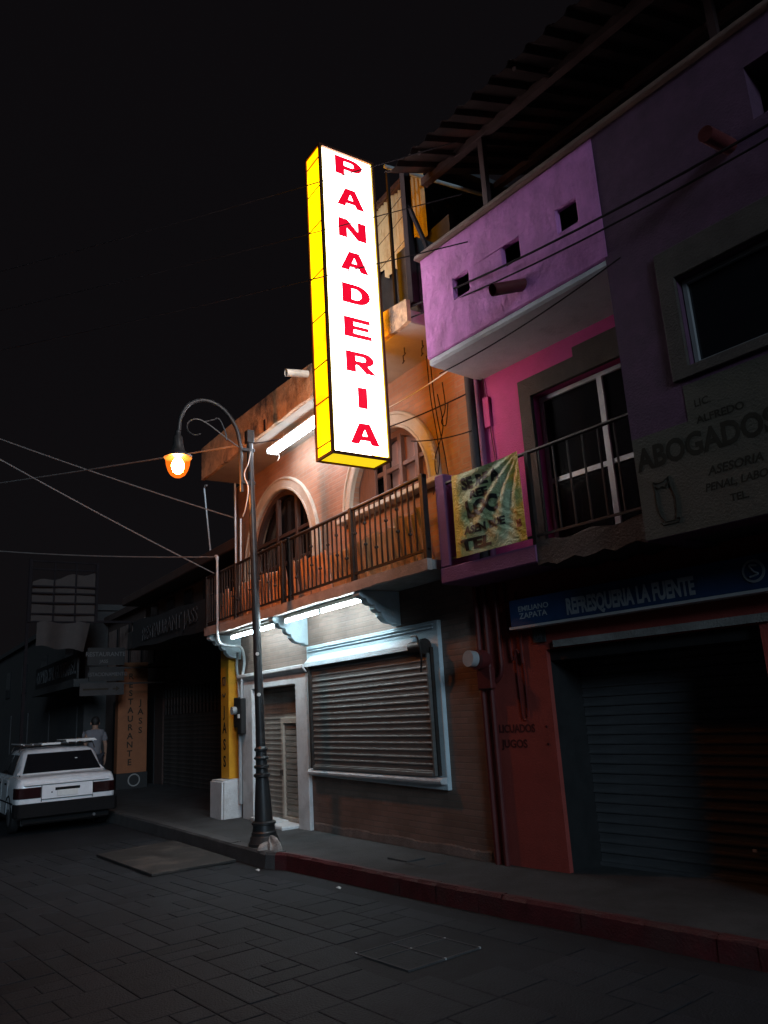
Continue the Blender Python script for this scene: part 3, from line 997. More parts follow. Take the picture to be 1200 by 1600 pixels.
# ------------------------------------------------------------------ fluorescent fittings
def fitting(name, label, x0, x1, y, z, wide, g, group):
    t = thing(name, label, "lamp", ((x0 + x1) / 2, y, z), 0, group)
    if wide:
        MB().box(x0, x1, y - .085, y + .085, z + .035, z + .065).build("housing", m_pvc, t, bevel=0.006)
        prof = [(y - .08, z + .034), (y - .082, z), (y - .06, z - .025), (y + .06, z - .025), (y + .082, z), (y + .08, z + .034)]
        MB().prism(prof, 'x', x0 + .01, x1 - .01).build("diffuser", g, t)
        for xx in (x0 - .005, x1 - .008):
            MB().box(xx, xx + .013, y - .084, y + .084, z - .028, z + .034).build("end_cap", m_pvc, t)
        for xx in (x0 + .12, x0 + .5, x1 - .2):
            MB().tube([(xx, y - .06, z + .065), (xx + .01, y - .05, 5.463)], .004, 5).build("hanging_wire", m_pvc, t)
        MB().tube(smooth_path([(x0 + .12, y + .02, z - .02), (x0 + .13, y + .05, z - .10), (x0 + .11, y + .03, z - .16)]), .005, 5).build("loose_wire", m_pvc, t)
    else:
        MB().box(x0, x1, y - .03, y + .03, z + .028, z + .07).build("housing", m_pvc, t, bevel=0.004)
        n = 2 if x1 - x0 > 1.9 else 1
        for i in range(n):
            a = x0 + (x1 - x0) * i / n + .03
            b = x0 + (x1 - x0) * (i + 1) / n - .03
            MB().tube([(a, y, z), (b, y, z)], .019, 10).build("tube", g, t, smooth=True)
            for xx in (a - .03, b):
                MB().box(xx + .002, xx + .028, y - .022, y + .022, z - .024, z + .03).build("tube_holder", m_pvc, t)
    return t


fitting("fluorescent_lamp", "wide white fluorescent fitting hung under the bakery roof beside the tall sign", -9.85, -8.0, 4.62, 5.32, True, g_tubewarm, None)
fitting("fluorescent_lamp", "long bluish fluorescent tube under the balcony above the shop window", -9.52, -7.48, 4.60, 2.81, False, g_tubecool, None)
fitting("fluorescent_lamp", "shorter bluish fluorescent tube under the balcony above the doorway", -11.42, -9.80, 4.60, 2.79, False, g_tubecool, None)

# ------------------------------------------------------------------ street lamp
LX, LY = -9.05, 4.03
LZ = zs(LX)
LEAN = (0.0, -0.022)
lamp = thing("street_lamp", "dark ornate street lamp with a curved arm and glowing orange globe", "street lamp", (LX, LY, LZ))
base_prof = [(.19, 0), (.19, .035), (.175, .05), (.165, .10), (.15, .115), (.15, .15), (.135, .165), (.13, .23), (.145, .24), (.145, .26), (.12, .275)]
MB().lathe([(r, LZ + z) for r, z in base_prof], LX, LY, 24, LEAN).build("base", m_lampiron, lamp, smooth=True)
d0 = Vector((0, LEAN[1] * .275, 0))
MB().lathe([(r, LZ + z) for r, z in [(.108, .275), (.10, .45), (.085, .66), (.078, .76)]], LX, LY + d0.y, 20, LEAN).build("pedestal", m_lampiron, lamp, smooth=True)
col = [(.078, .76), (.10, .775), (.10, .80), (.075, .815), (.072, .86), (.092, .875), (.092, .895), (.07, .91), (.068, .96), (.09, .975), (.09, .99), (.068, 1.01), (.066, 1.06), (.082, 1.075), (.082, 1.095), (.058, 1.12)]
MB().lathe([(r, LZ + z) for r, z in col], LX, LY + LEAN[1] * .76, 20, LEAN).build("collar", m_lampiron, lamp, smooth=True)
MB().lathe([(.056, LZ + 1.12), (.050, LZ + 2.6), (.044, LZ + 4.2), (.042, LZ + 5.06)], LX, LY + LEAN[1] * 1.12, 16, LEAN).build("post", m_lampiron, lamp, smooth=True)
ty = LY + LEAN[1] * 5.06
MB().box(LX - .05, LX + .05, ty - .05, ty + .05, LZ + 4.98, LZ + 5.16).build("cap", m_lampiron, lamp, bevel=0.006)
ax = LX
arm_pts = smooth_path([(ax, 3.80, 4.42), (ax, 3.795, 4.8), (ax, 3.785, 5.08), (ax, 3.72, 5.32), (ax, 3.55, 5.53), (ax, 3.32, 5.61), (ax, 3.10, 5.52), (ax, 2.99, 5.33), (ax, 2.965, 5.14)], 6)
MB().tube(arm_pts, .027, 10).build("arm", m_lampiron, lamp, smooth=True)
for z in (4.55, 5.0):
    MB().box(ax - .035, ax + .035, 3.78, ty + .06, z - .022, z + .022).build("clamp", m_lampiron, lamp, bevel=0.004)
scr = [(ax, 3.78, 5.02), (ax, 3.55, 5.16), (ax, 3.32, 5.30), (ax, 3.18, 5.33), (ax, 3.08, 5.26), (ax, 3.08, 5.16), (ax, 3.16, 5.11), (ax, 3.25, 5.14)]
MB().tube(smooth_path(scr), .011, 6).build("scroll", m_lampiron, lamp, smooth=True)
MB().tube(smooth_path([(ax, 3.30, 5.31), (ax, 3.42, 5.36), (ax, 3.50, 5.38), (ax, 3.58, 5.22), (ax, 3.60, 5.10)]), .010, 6).build("scroll", m_lampiron, lamp, smooth=True)
hy = 2.955
hood = MB().lathe([(.035, 5.13), (.035, 5.08), (.058, 5.05), (.066, 4.95), (.085, 4.87), (.13, 4.825), (.172, 4.80), (.175, 4.775), (.150, 4.774)], ax, hy, 24).build("lamp_hood", m_lampiron, lamp, smooth=True)
gl = MB().lathe([(.148, 4.773), (.150, 4.74), (.143, 4.68), (.122, 4.61), (.09, 4.555), (.045, 4.525), (.012, 4.518)], ax, hy, 24).build("lamp_globe", g_globe, lamp, smooth=True)
MB().lathe([(.03, 4.772), (.05, 4.75), (.075, 4.70), (.078, 4.66), (.06, 4.60), (.03, 4.575), (.006, 4.57)], ax, hy, 16).build("bulb", g_sodium, lamp, smooth=True)
for z in (1.85, 2.34):
    MB().tube([(LX + .052, LY - .02 + LEAN[1] * z, z), (LX + .066, LY - .03 + LEAN[1] * z, z)], .022, 10).build("round_sticker", m_litter, lamp)
MB().tube(smooth_path([(LX + .03, ty + .01, 5.0), (LX + .07, ty - .05, 4.8), (LX + .03, ty - .09, 4.65), (LX + .08, ty - .06, 4.45), (LX + .03, ty - .08, 4.2), (LX - .02, ty - .10, 4.1)]), .007, 6).build("loose_wire", m_conduit, lamp, smooth=True)

# ------------------------------------------------------------------ shelter on the bakery roof
sh = thing("rooftop_shelter", "makeshift rooftop shelter of black posts and yellowish corrugated sheets behind the sign", "shelter", (-6.6, 4.7, 5.7))
MB().box(-6.205, -6.175, 4.40, 4.43, 5.72, 7.52).build("post", m_cabledark, sh)
MB().box(-5.94, -5.86, 4.40, 4.48, 5.70, 7.35).build("post", m_cabledark, sh)
MB().tube([(-5.90, 4.44, 6.95), (-5.62, 4.46, 6.20)], .028, 6).build("brace", m_cabledark, sh)
MB().tube([(-6.19, 4.38, 7.57), (-6.07, 5.80, 7.60)], .024, 8).build("pipe", m_conduit, sh, smooth=True)
for i in range(5):
    x0 = -7.75 + i * .30
    zt, zb = 7.86 - .015 * i, 6.88 + (.06 if i % 2 else 0) - (.07 if i == 2 else 0)

    def f(a, b, x0=x0, zt=zt, zb=zb, i=i):
        return (x0 + .31 * a, 4.95 + .018 * math.cos(a * 2 * math.pi * 4) + .012 * (i % 2), zb + (zt - zb) * b + (.03 * math.sin(a * 9 + i) if b == 0 else 0))
    MB().sheet(f, 32, 1, (0, .004, 0)).build("corrugated_sheet", m_corr, sh, smooth=True)
MB().box(-7.8, -6.25, 4.90, 5.02, 7.84, 7.90).build("top_batten", m_wood, sh)
MB().box(-7.9, -5.9, 5.02, 5.08, 5.61, 6.98).build("low_wall", m_darkmortar, sh)
MB().box(-6.24, -5.86, 4.5, 5.02, 5.61, 6.5).build("low_wall", m_darkmortar, sh)
MB().box(-8.2, -6.15, 5.3, 6.6, 7.9, 7.96).build("roof_sheet", m_darkmortar, sh)
for z in (6.45, 6.75, 7.0, 7.2):
    MB().tube(catenary((-7.0, 4.43, z - .06), (-5.92, 4.43, z + .06), .02, 6), .004, 4).build("wire_strand", m_cabledark, sh)

# ------------------------------------------------------------------ purple and red house
pink = thing("purple_house", "purple and magenta house with red ground floor beside the brick bakery", "building", tuple(P0), PANG)


def pb(x0, x1, v0, v1, z0, z1):
    """box in the house's frame; v = distance out from its wall towards the street"""
    return MB().box(x0, x1, -v1, -v0, z0, z1)


def B(mb, name, m, parent=pink, **k):
    return mb.build(name, m, parent, frame=PF, **k)


def pplate(outer, holes, v_out, v_in):
    return plate(outer, holes, -v_out, -v_in)


# ground floor
B(pplate([(-.03, -.1), (.84, -.1), (.84, 2.03), (2.80, 2.03), (2.80, -.1), (6.5, -.1), (6.5, 2.86), (-.03, 2.86)], [], 0, -.05), "ground_floor_wall", m_redwall)
B(pb(.60, .838, -.5, -.051, -.1, 2.4), "door_jamb", m_black)
B(pb(2.802, 3.0, -.5, -.051, -.1, 2.4), "door_jamb", m_black)
B(pb(.6, 3.0, -.6, -.5, 1.95, 2.86), "header", m_darkmortar)
B(pb(.84, 2.80, -.44, -.051, 1.93, 2.029), "lintel_soffit", m_black)
B(pb(.95, 3.0, .003, .03, 2.04, 2.10), "lintel_strip", m_conc)
m_shutdark = MAT("dull_dark_shutter", (0.085, 0.088, 0.095), 0.85, metal=0.0, var=0.3, scale=3, bump=0.1, stain=(0.07, 0.065, 0.065), stain_amt=0.7, spec=0.1, stretch=(0.5, 1, 3))
rsd = shutter(pink, "roller_door", m_shutdark, .84, 2.80, .46, .18, 1.96, 0.083, 0.016, frame=PF)
B(pb(.84, 2.8, -.50, -.42, .13, .19), "bottom_bar", m_shutdark, rsd)
for (a, b) in ((2.25, 1.0), (2.42, .96)):
    B(pb(a, a + .03, -.44, -.425, b - .6, b - .58), "rivet", m_alu, rsd)
B(pb(.5, 6.5, -4, -.6, -.1, 6.0), "rear_body", m_darkmortar)
# first floor magenta wall with window
B(pb(-.028, .30, -.2, .0, 2.87, 5.4), "brick_return", m_brick)
B(pplate([(.30, 2.86), (2.55, 2.86), (2.55, 4.95), (.30, 4.95)], [[(1.02, 2.95), (2.28, 2.95), (2.28, 4.42), (1.02, 4.42)]], 0, -.22), "magenta_wall", m_pink)
B(pplate([(.87, 2.88), (1.02, 2.88), (1.02, 4.42), (2.28, 4.42), (2.28, 2.88), (2.42, 2.88), (2.42, 4.70), (1.55, 4.70), (1.55, 4.61), (.87, 4.61)], [], .045, .002), "stone_surround", m_brownstone, bevel=.006)
wf = B(pplate([(1.03, 2.96), (2.27, 2.96), (2.27, 4.41), (1.03, 4.41)], [[(1.06, 2.99), (1.69, 2.99), (1.69, 4.37), (1.06, 4.37)], [(1.745, 2.99), (2.24, 2.99), (2.24, 4.37), (1.745, 4.37)]], -.07, -.12), "window", m_alu)
B(pb(1.06, 1.69, -.11, -.08, 3.545, 3.59), "transom", m_alu, wf)
B(pb(1.745, 2.24, -.11, -.08, 3.545, 3.59), "transom", m_alu, wf)
for a, b in ((1.06, 1.69), (1.745, 2.24)):
    for c, d in ((2.99, 3.545), (3.59, 4.37)):
        B(pb(a, b, -.102, -.096, c, d), "pane", m_glass, wf)
# balcony
B(pb(.06, 1.27, .002, .50, 2.72, 2.875), "balcony_slab", m_purplecol, bevel=.012)
st = MB()
stone_edge = [(1.272 + 1.15 * i / 12, 2.69 + .02 * math.sin(i * 2.1)) for i in range(13)] + [(2.422, 2.90)] + [(2.422 - 1.15 * i / 12, 2.885 + .018 * math.sin(i * 1.3)) for i in range(1, 13)]
B(MB().prism(stone_edge, 'y', -.49, -.002), "balcony_slab", m_brownstone, jitter=.004)
B(pb(.07, .21, .002, .50, 2.876, 3.80), "partition_wall", m_purplecol, bevel=.012)
prail = B(MB().tube([(.21, -.47, 3.70), (2.44, -.47, 3.70)], .018, 6), "railing", m_iron)
B(pb(.21, 2.44, .46, .48, 2.94, 2.96), "bottom_rail", m_iron, prail)
B(pb(1.235, 1.275, .45, .49, 2.876, 3.70), "post", m_iron, prail)
b0 = None
for k in range(14):
    x = .30 + k * .155
    if b0 is None:
        b0 = B(MB().box(.293, .307, -.477, -.463, 2.96, 3.69), "baluster", m_iron, prail)
    else:
        inst(b0, (k * .155, 0, 0))
# purple overhanging bay
BU0, BU1, BV, BZ0, BZ1 = .32, 2.47, .70, 4.90, 6.02
holes = [[(u - .10, 5.37), (u + .10, 5.37), (u + .10, 5.58), (u - .10, 5.58)] for u in (.87, 1.51, 2.14)]
B(pplate([(BU0, BZ0 + .016), (BU1, BZ0 + .016), (BU1, BZ1), (BU0, BZ1)], holes, BV, BV - .06), "bay_front", m_purple, bevel=.012)
B(pb(BU0, BU0 + .10, -.05, BV - .061, BZ0 + .016, BZ1), "bay_side", m_purple)
B(pb(BU0 + .006, BU1, -.05, BV - .006, BZ0 - .06, BZ0 + .015), "bay_soffit", m_soffit, bevel=.02)
B(pb(BU0 + .14, BU1, -.1, .0, BZ0 + .1, BZ1), "bay_back", m_darkmortar)
B(pb(BU0 + .14, BU1, -.05, BV - .17, BZ1 - .1, BZ1 - .01), "bay_roof", m_darkmortar)
B(MB().prism([(-BV - .05, BZ1 + .002), (-BV - .04, BZ1 + .05), (-.28, BZ1 + .27), (-.20, BZ1 + .25), (-.20, BZ1 + .002)], 'x', BU0 - .04, 6.5), "coping", m_coping, bevel=.008)
pp = MB()
pp.tube([(1.62, -.62, 5.13), (1.52, -1.0, 5.0)], .055, 14, caps=False)
pp.tube([(1.52, -1.0, 5.0), (1.62, -.62, 5.13)], .045, 14, caps=False)
B(pp, "drain_pipe", m_redpipe, smooth=True)
# right-hand section with the painted sign
V2 = .696
B(pplate([(2.44, 2.64), (6.5, 2.64), (6.5, 6.02), (2.44, 6.02)], [[(2.98, 3.78), (3.95, 3.78), (3.95, 4.46), (2.98, 4.46)], [(3.70, 5.30), (4.3, 5.30), (4.3, 5.72), (3.70, 5.72)]], V2, V2 - .2), "projecting_wall", m_purpledim)
B(pb(2.44, 2.6, 0, V2 - .2, 2.64, 6.02), "projecting_side", m_purpledim)
B(pb(2.6, 6.5, 0, V2 - .2, 2.66, 2.8), "projecting_soffit", m_darkmortar)
B(pb(2.6, 6.5, .0, .2, 3.0, 6.0), "inner_wall", m_darkmortar)
w2 = B(pplate([(2.99, 3.79), (3.94, 3.79), (3.94, 4.45), (2.99, 4.45)], [[(3.02, 3.82), (3.91, 3.82), (3.91, 4.42), (3.02, 4.42)]], V2 - .05, V2 - .1), "window", m_aludim)
B(pb(3.02, 3.91, V2 - .085, V2 - .08, 3.82, 4.42), "pane", m_glass, w2)
B(pplate([(2.85, 3.70), (4.1, 3.70), (4.1, 4.70), (2.85, 4.70)], [[(2.98, 3.78), (3.95, 3.78), (3.95, 4.46), (2.98, 4.46)]], V2 + .035, V2 + .002), "stone_surround", m_brownstone, bevel=.005)
B(MB().tube([(3.52, -.6, 5.22), (3.50, -1.0, 5.18)], .055, 12), "drain_pipe", m_redpipe, smooth=True)
ps = B(pplate([(2.445, 2.645), (6.0, 2.645), (6.0, 3.66), (2.9, 3.66), (2.9, 3.40), (2.445, 3.40)], [], V2 + .006, V2 + .001), "painted_sign", m_beige)


def ptext(s_, size, u, z, v, m, parent, bold=0.02, xs=1.0, shear=0.0, align='LEFT', rise=0.0):
    t = text(s_, size, bold, xs, .0008, align, shear)
    t.v = [(x, y, zz + x * rise) for x, y, zz in t.v]
    return t.build("lettering", m, parent, frame=PF @ Matrix.Translation(Vector((u, -v, z))))


ptext("LIC.", .075, 2.96, 3.48, V2 + .007, m_inkbrown, ps)
ptext("ALFREDO", .075, 2.96, 3.36, V2 + .007, m_inkbrown, ps, xs=1.05)
ptext("ABOGADOS", .225, 2.47, 3.155, V2 + .007, m_inkbrown, ps, bold=.035, xs=.82)
ptext("ASESORIA", .085, 2.98, 2.985, V2 + .007, m_inkbrown, ps, xs=1.0, shear=.2)
ptext("PENAL, LABORAL", .075, 2.94, 2.88, V2 + .007, m_inkbrown, ps, xs=.95, shear=.2)
ptext("TEL.", .07, 3.10, 2.775, V2 + .007, m_inkbrown, ps)
owl = MB()
yo = -V2 - .007
op = [(2.565, 3.045), (2.60, 3.03), (2.65, 3.035), (2.69, 3.06), (2.695, 2.99), (2.72, 2.90), (2.715, 2.80), (2.70, 2.745), (2.62, 2.745), (2.585, 2.80), (2.57, 2.90), (2.572, 2.98), (2.565, 3.045)]
owl.tube([(a, yo, b) for a, b in op], .006, 5)
owl.tube([(2.585, yo, 2.745), (2.60, yo, 2.725), (2.72, yo, 2.725), (2.735, yo, 2.75), (2.70, yo, 2.757)], .006, 5)
owl.tube([(2.58, yo, 3.01), (2.605, yo, 2.99), (2.635, yo, 3.0), (2.66, yo, 2.985), (2.685, yo, 3.02)], .007, 5)
B(owl, "owl_outline", m_inkbrown, ps)
# lettering on the red wall
ptext("LICUADOS", .10, .175, 1.315, .003, m_inkred, pink, bold=.03, xs=.92)
ptext("JUGOS", .10, .20, 1.18, .003, m_inkred, pink, bold=.03, xs=1.05)
for z in (1.36, 1.21):
    B(MB().tube([(.755, -.001, z), (.755, -.006, z)], .012, 10), "dot", m_inkred)
# pipes on the red wall
for u, zb_, zt in ((.045, .15, 2.86), (.16, .15, 2.86)):
    B(MB().tube([(u, -.035, zb_), (u, -.035, zt)], .028, 8), "downpipe", m_redpipe, smooth=True)
B(MB().tube(smooth_path([(.30, -.03, 2.86), (.31, -.03, 2.1), (.30, -.03, 1.88), (.24, -.03, 1.80), (.17, -.03, 1.79)]), .022, 8), "conduit", m_redpipe, smooth=True)
B(MB().tube(smooth_path([(.42, -.02, 2.70), (.43, -.02, 2.2), (.44, -.02, 1.98), (.48, -.02, 2.0), (.50, -.02, 2.06), (.54, -.02, 2.02)]), .012, 6), "wire", m_redpipe)
B(MB().tube([(.56, -.02, 2.60), (.565, -.02, 1.93)], .014, 6), "wire", m_redpipe)
B(MB().tube(smooth_path([(.48, -.012, 1.98), (.49, -.012, 1.6), (.50, -.012, 1.45), (.54, -.012, 1.42)]), .006, 5), "wire", m_redpipe)
B(MB().tube(smooth_path([(.565, -.012, 1.93), (.57, -.012, 1.6), (.56, -.012, 1.45)]), .006, 5), "wire", m_redpipe)
# dark twin downpipes between the brick and the magenta wall
B(MB().tube([(.24, -.05, 2.9), (.24, -.05, 4.92)], .052, 10), "downpipe", m_darkmortar, smooth=True)
B(MB().tube([(.335, -.035, 2.9), (.335, -.035, 4.92)], .032, 10), "downpipe", m_purplecol, smooth=True)
B(MB().tube(smooth_path([(.40, -.015, 4.9), (.43, -.015, 4.5), (.47, -.015, 3.9), (.5, -.015, 3.5)]), .006, 5), "wire", m_redpipe)
B(pb(.385, .46, .002, .03, 4.30, 4.62), "junction_strip", m_pink)

# canopy over the purple house
can = thing("roof_canopy", "dark red corrugated roof canopy on thin posts above the purple house", "canopy", tuple(PF @ Vector((1.5, -.3, 6.1))), PANG)
B(MB().box(.05, 6.5, -.33, -.25, 7.24, 7.33), "front_beam", m_purlin, can)
B(MB().box(.05, 6.5, .90, .98, 7.72, 7.80), "rear_beam", m_purlin, can)
for u in (.95, 3.4, 5.6):
    B(MB().box(u - .03, u + .03, -.32, -.26, 6.2, 7.24), "post", m_purlin, can)
for i in range(7):
    u0 = .12 + i * .88

    def f(a, b, u0=u0):
        ph = (a * 4) % 1.0
        hgt = .045 if ph < .22 else (0.0 if .34 < ph < .88 else .022)
        v = .92 - 2.7 * b
        return (u0 + .90 * a, -v, 7.06 + (.92 - v) * .42 + hgt)
    B(MB().sheet(f, 48, 3, (0, 0, .004)), "roof_sheet", m_redroof, can)
for u in (.6, 1.9, 3.2, 4.5):
    B(MB().tube([(u, -.85, 7.06), (u, 1.4, 7.98)], .022, 6), "rafter", m_purlin, can)

# things on the purple house
aw = thing("shop_sign", "long dark blue shop sign with pale lettering above the red wall's roller door", "sign", tuple(PF @ Vector((1.9, -.1, 2.24))), PANG)
B(pb(.58, 3.5, .032, .145, 2.255, 2.50), "sign_board", m_bluesign, aw, bevel=.004)
B(pb(.57, 3.51, .03, .16, 2.232, 2.254), "bottom_lip", m_alu, aw)
ptext("EMILIANO", .066, .685, 2.385, .147, m_signwhite, aw, bold=.015, xs=1.2)
ptext("ZAPATA", .072, .695, 2.318, .147, m_signwhite, aw, bold=.015, xs=1.2)
ptext("REFRESQUERIA LA FUENTE", .185, 1.235, 2.295, .147, m_signwhite, aw, bold=.045, xs=.545)
em = B(MB().tube([(2.90, -.146, 2.385), (2.90, -.151, 2.385)], .082, 24), "round_emblem", m_signwhite, aw)
B(MB().tube([(2.90, -.152, 2.385), (2.90, -.154, 2.385)], .064, 24), "emblem_disc", m_bluesign, em)
B(MB().tube(smooth_path([(2.93, -.156, 2.42), (2.88, -.156, 2.425), (2.90, -.156, 2.385), (2.93, -.156, 2.36), (2.87, -.156, 2.345)]), .008, 5), "emblem_mark", m_signwhite, em)
nm = tag(B(pb(.72, .86, .003, .02, 2.10, 2.225), "house_number_plate", m_banner, None, at=tuple(PF @ Vector((.79, -.01, 2.1)))), "small grey house number plate under the blue shop sign", "number plate")
ptext("04", .10, .735, 2.125, .021, m_bannerink, nm)

mt = thing("electric_meter", "round faced electric meter beside the red wall's pipes", "meter", tuple(PF @ Vector((.06, -.1, 1.85))), PANG)
B(MB().tube([(.10, -.03, 2.0), (.10, -.16, 2.0)], .095, 18), "meter_body", m_redpipe, mt, smooth=True)
B(MB().tube([(.08, -.16, 2.01), (.075, -.24, 2.015)], .078, 18), "meter_dial", m_conduit, mt, smooth=True)
B(pb(.03, .22, .03, .10, 1.72, 1.92), "terminal_box", m_redpipe, mt, bevel=.01)

# cloth banner on the purple balcony
def cloth(a, b):
    """a across 0..1, b up 0..1 -> u, out, z"""
    u = .365 + .845 * a + .03 * (1 - b) * (a - .5)
    z = 2.92 + .80 * b - .02 * math.sin(math.pi * a) * b
    d1 = math.hypot(a - 1.0, b - 1.0)
    an = math.atan2(1.03 - b, 1.03 - a)
    ed = min(1, 6 * a, 6 * b, 8 * (1 - a) + .25)
    out = .020 * math.sin(an * 19 + 1.2 * math.sin(d1 * 5)) * min(1, d1 * 1.8) * (1 - .45 * d1)
    an2 = math.atan2(1.03 - b, a + .03)
    out += .010 * math.sin(an2 * 15) * min(1, math.hypot(a, b - 1) * 1.5) * (1 - a)
    out += .006 * math.sin(a * 37 + b * 45 + 3 * math.sin(b * 9 + a * 5)) * (1 - b)
    out *= ed
    return u, .545 + out, z


m_clothm, nt_, p_ = mat_new("printed_cloth_banner")
N, L = nt_.nodes.new, nt_.links.new
tc_ = N("ShaderNodeTexCoord")
sp_ = N("ShaderNodeSeparateXYZ")
L(tc_.outputs['Object'], sp_.inputs[0])
rmp = N("ShaderNodeValToRGB")
mrx = N("ShaderNodeMapRange")
mrx.inputs['From Min'].default_value = -.43
mrx.inputs['From Max'].default_value = .43
L(sp_.outputs['X'], mrx.inputs['Value'])
nzc = N("ShaderNodeTexNoise")
nzc.inputs['Scale'].default_value = 3.2
nzc.inputs['Detail'].default_value = 3
nzc.inputs['Distortion'].default_value = 1.5
L(tc_.outputs['Object'], nzc.inputs['Vector'])
addn = N("ShaderNodeMath")
addn.operation = 'MULTIPLY_ADD'
addn.inputs[1].default_value = .5
L(nzc.outputs['Fac'], addn.inputs[0])
L(mrx.outputs[0], addn.inputs[2])
sub = N("ShaderNodeMath")
sub.operation = 'SUBTRACT'
sub.inputs[1].default_value = .25
L(addn.outputs[0], sub.inputs[0])
L(sub.outputs[0], rmp.inputs['Fac'])
els = rmp.color_ramp.elements
els[0].position, els[0].color = 0.06, (.62, .42, .06, 1)
els[1].position, els[1].color = 0.94, (.66, .38, .04, 1)
for pos, c in ((.14, (.25, .32, .13)), (.35, (.40, .48, .28)), (.55, (.26, .33, .16)), (.75, (.46, .55, .36)), (.86, (.28, .32, .10))):
    e_ = els.new(pos)
    e_.color = (*c, 1)
L(rmp.outputs['Color'], p_.inputs['Base Color'])
p_.inputs['Roughness'].default_value = .5
nzb = N("ShaderNodeTexNoise")
nzb.inputs['Scale'].default_value = 14
nzb.inputs['Detail'].default_value = 4
nzb.inputs['Distortion'].default_value = 2.5
L(tc_.outputs['Object'], nzb.inputs['Vector'])
bmp = N("ShaderNodeBump")
bmp.inputs['Strength'].default_value = .6
bmp.inputs['Distance'].default_value = .03
L(nzb.outputs['Fac'], bmp.inputs['Height'])
L(bmp.outputs['Normal'], p_.inputs['Normal'])
ban = thing("cloth_banner", "wrinkled olive and yellow printed banner tied to the purple balcony railing", "banner", tuple(PF @ Vector((.79, -.545, 2.92))), PANG)
MB().sheet(lambda a, b: (cloth(a, b)[0], -cloth(a, b)[1], cloth(a, b)[2]), 70, 60, (0, .002, 0)).build("cloth", m_clothm, ban, frame=PF, smooth=True)
# printed words follow the folds
def cloth_text(s_, size, a0, z0, bold, xs, m):
    t = text(s_, size, bold, xs, 0.0, 'LEFT')
    mb = MB()
    # finely split so that the print lies on the folds
    me = bpy.data.meshes.new("t")
    me.from_pydata(t.v, [], t.f)
    bm = bmesh.new()
    bm.from_mesh(me)
    bmesh.ops.remove_doubles(bm, verts=bm.verts, dist=1e-5)
    bmesh.ops.triangulate(bm, faces=bm.faces)
    for _ in range(4):
        es = [e for e in bm.edges if e.calc_length() > .018]
        if not es:
            break
        bmesh.ops.subdivide_edges(bm, edges=es, cuts=1)
        bmesh.ops.triangulate(bm, faces=[f for f in bm.faces if len(f.verts) > 3])
    bm.verts.ensure_lookup_table()
    vv = []
    for v_ in bm.verts:
        a = a0 + v_.co.x / .845
        b = (z0 - 2.92 + v_.co.z) / .80
        u, o_, z = cloth(a, b)
        vv.append((u, -o_ - .0045, z))
    ff = [tuple(v_.index for v_ in f.verts) for f in bm.faces]
    bm.free()
    bpy.data.meshes.remove(me)
    return mb.add(vv, ff).build("print", m, ban, frame=PF)


m_ink = MAT("black_print", (.012, .014, .013), .6, var=.2, bump=0)
m_inkr = MAT("red_print", (.25, .03, .02), .6, var=.2, bump=0)
cloth_text("SE RE A", .15, .16, 3.555, .05, .95, m_ink)
cloth_text("REE", .10, .28, 3.45, .05, 1.3, m_ink)
cloth_text("LOC", .20, .20, 3.28, .06, .95, m_ink)
cloth_text("ASEN BUE", .10, .16, 3.12, .05, 1.1, m_ink)
cloth_text("TEL", .14, .10, 2.97, .05, 1.6, m_ink)
cloth_text("RB", .09, .90, 3.05, .04, .5, m_inkr)

# ------------------------------------------------------------------ restaurant next door (recessed) and yellow pillar
rest = thing("restaurant_building", "dark recessed restaurant front with a wide roller shutter left of the bakery", "building", (-17, 6.5, -.1))
MB().box(-21.3, -12.17, 6.75, 10, -.2, 4.6).build("wall", m_farwall2, rest)
MB().box(-15.4, -12.17, 6.50, 6.75, -.2, 3.3).build("wall_pier", m_farwall2, rest)
m_shutrest = MAT("dark_grey_shutter_paint", (0.075, 0.072, 0.07), 0.8, var=0.25, scale=3, bump=0.1, stain=(0.04, 0.036, 0.034), stain_amt=0.7, spec=0.15)
rsh = shutter(rest, "roller_shutter", m_shutrest, -21.0, -15.4, 6.55, -.05, 1.75, .10, .015)
shutter(rest, "roller_shutter", m_shutrest, -21.0, -15.4, 6.55, 2.42, 3.3, .10, .015)
gr = MB().box(-21.0, -15.4, 6.60, 6.62, 1.76, 2.41).build("grille", m_cabledark, rest)
g0 = None
for k in range(23):
    if g0 is None:
        g0 = MB().box(-20.98, -20.93, 6.55, 6.59, 1.76, 2.41).build("grille_bar", m_shutrest, gr)
    else:
        inst(g0, (k * .24, 0, 0))
for z in (1.97, 2.19):
    MB().box(-21.0, -15.4, 6.56, 6.58, z - .015, z + .015).build("grille_rail", m_shutrest, gr)
MB().box(-19.2, -12.2, 5.06, 6.75, 3.30, 3.72).build("overhang", m_farwall2, rest, bevel=.02)
MB().box(-19.6, -12.2, 5.02, 6.8, 4.42, 4.62).build("parapet_beam", m_farwall, rest, bevel=.02)
MB().box(-19.2, -12.2, 5.5, 6.75, 3.72, 4.42).build("upper_wall", m_farwall2, rest)
for x in (-18.4, -17.2, -16.0, -14.8, -13.6):
    MB().box(x - .25, x + .25, 5.46, 5.5, 3.85, 4.3).build("upper_window", m_glass, rest)
rb = tag(MB().sheet(lambda a, b: (-18.6 + 5.6 * a, 5.03 - .02 * math.sin(a * 9), 3.16 + .12 * (1 - a) + (.62 - .04 * a) * b + .02 * math.sin(a * 14)), 40, 4, (0, .006, 0)).build("shop_banner", m_banner), "long dark fabric banner hung over the restaurant's wide shutter", "banner")
t = text("RESTAURANT JASS", .42, .01, 1.05, .01, 'CENTER')
t.build("lettering", MAT("faint_banner_ink", (.06, .06, .064), .6, var=.3, bump=0), rb, frame=Matrix.Translation(Vector((-15.9, 4.995, 3.38))))

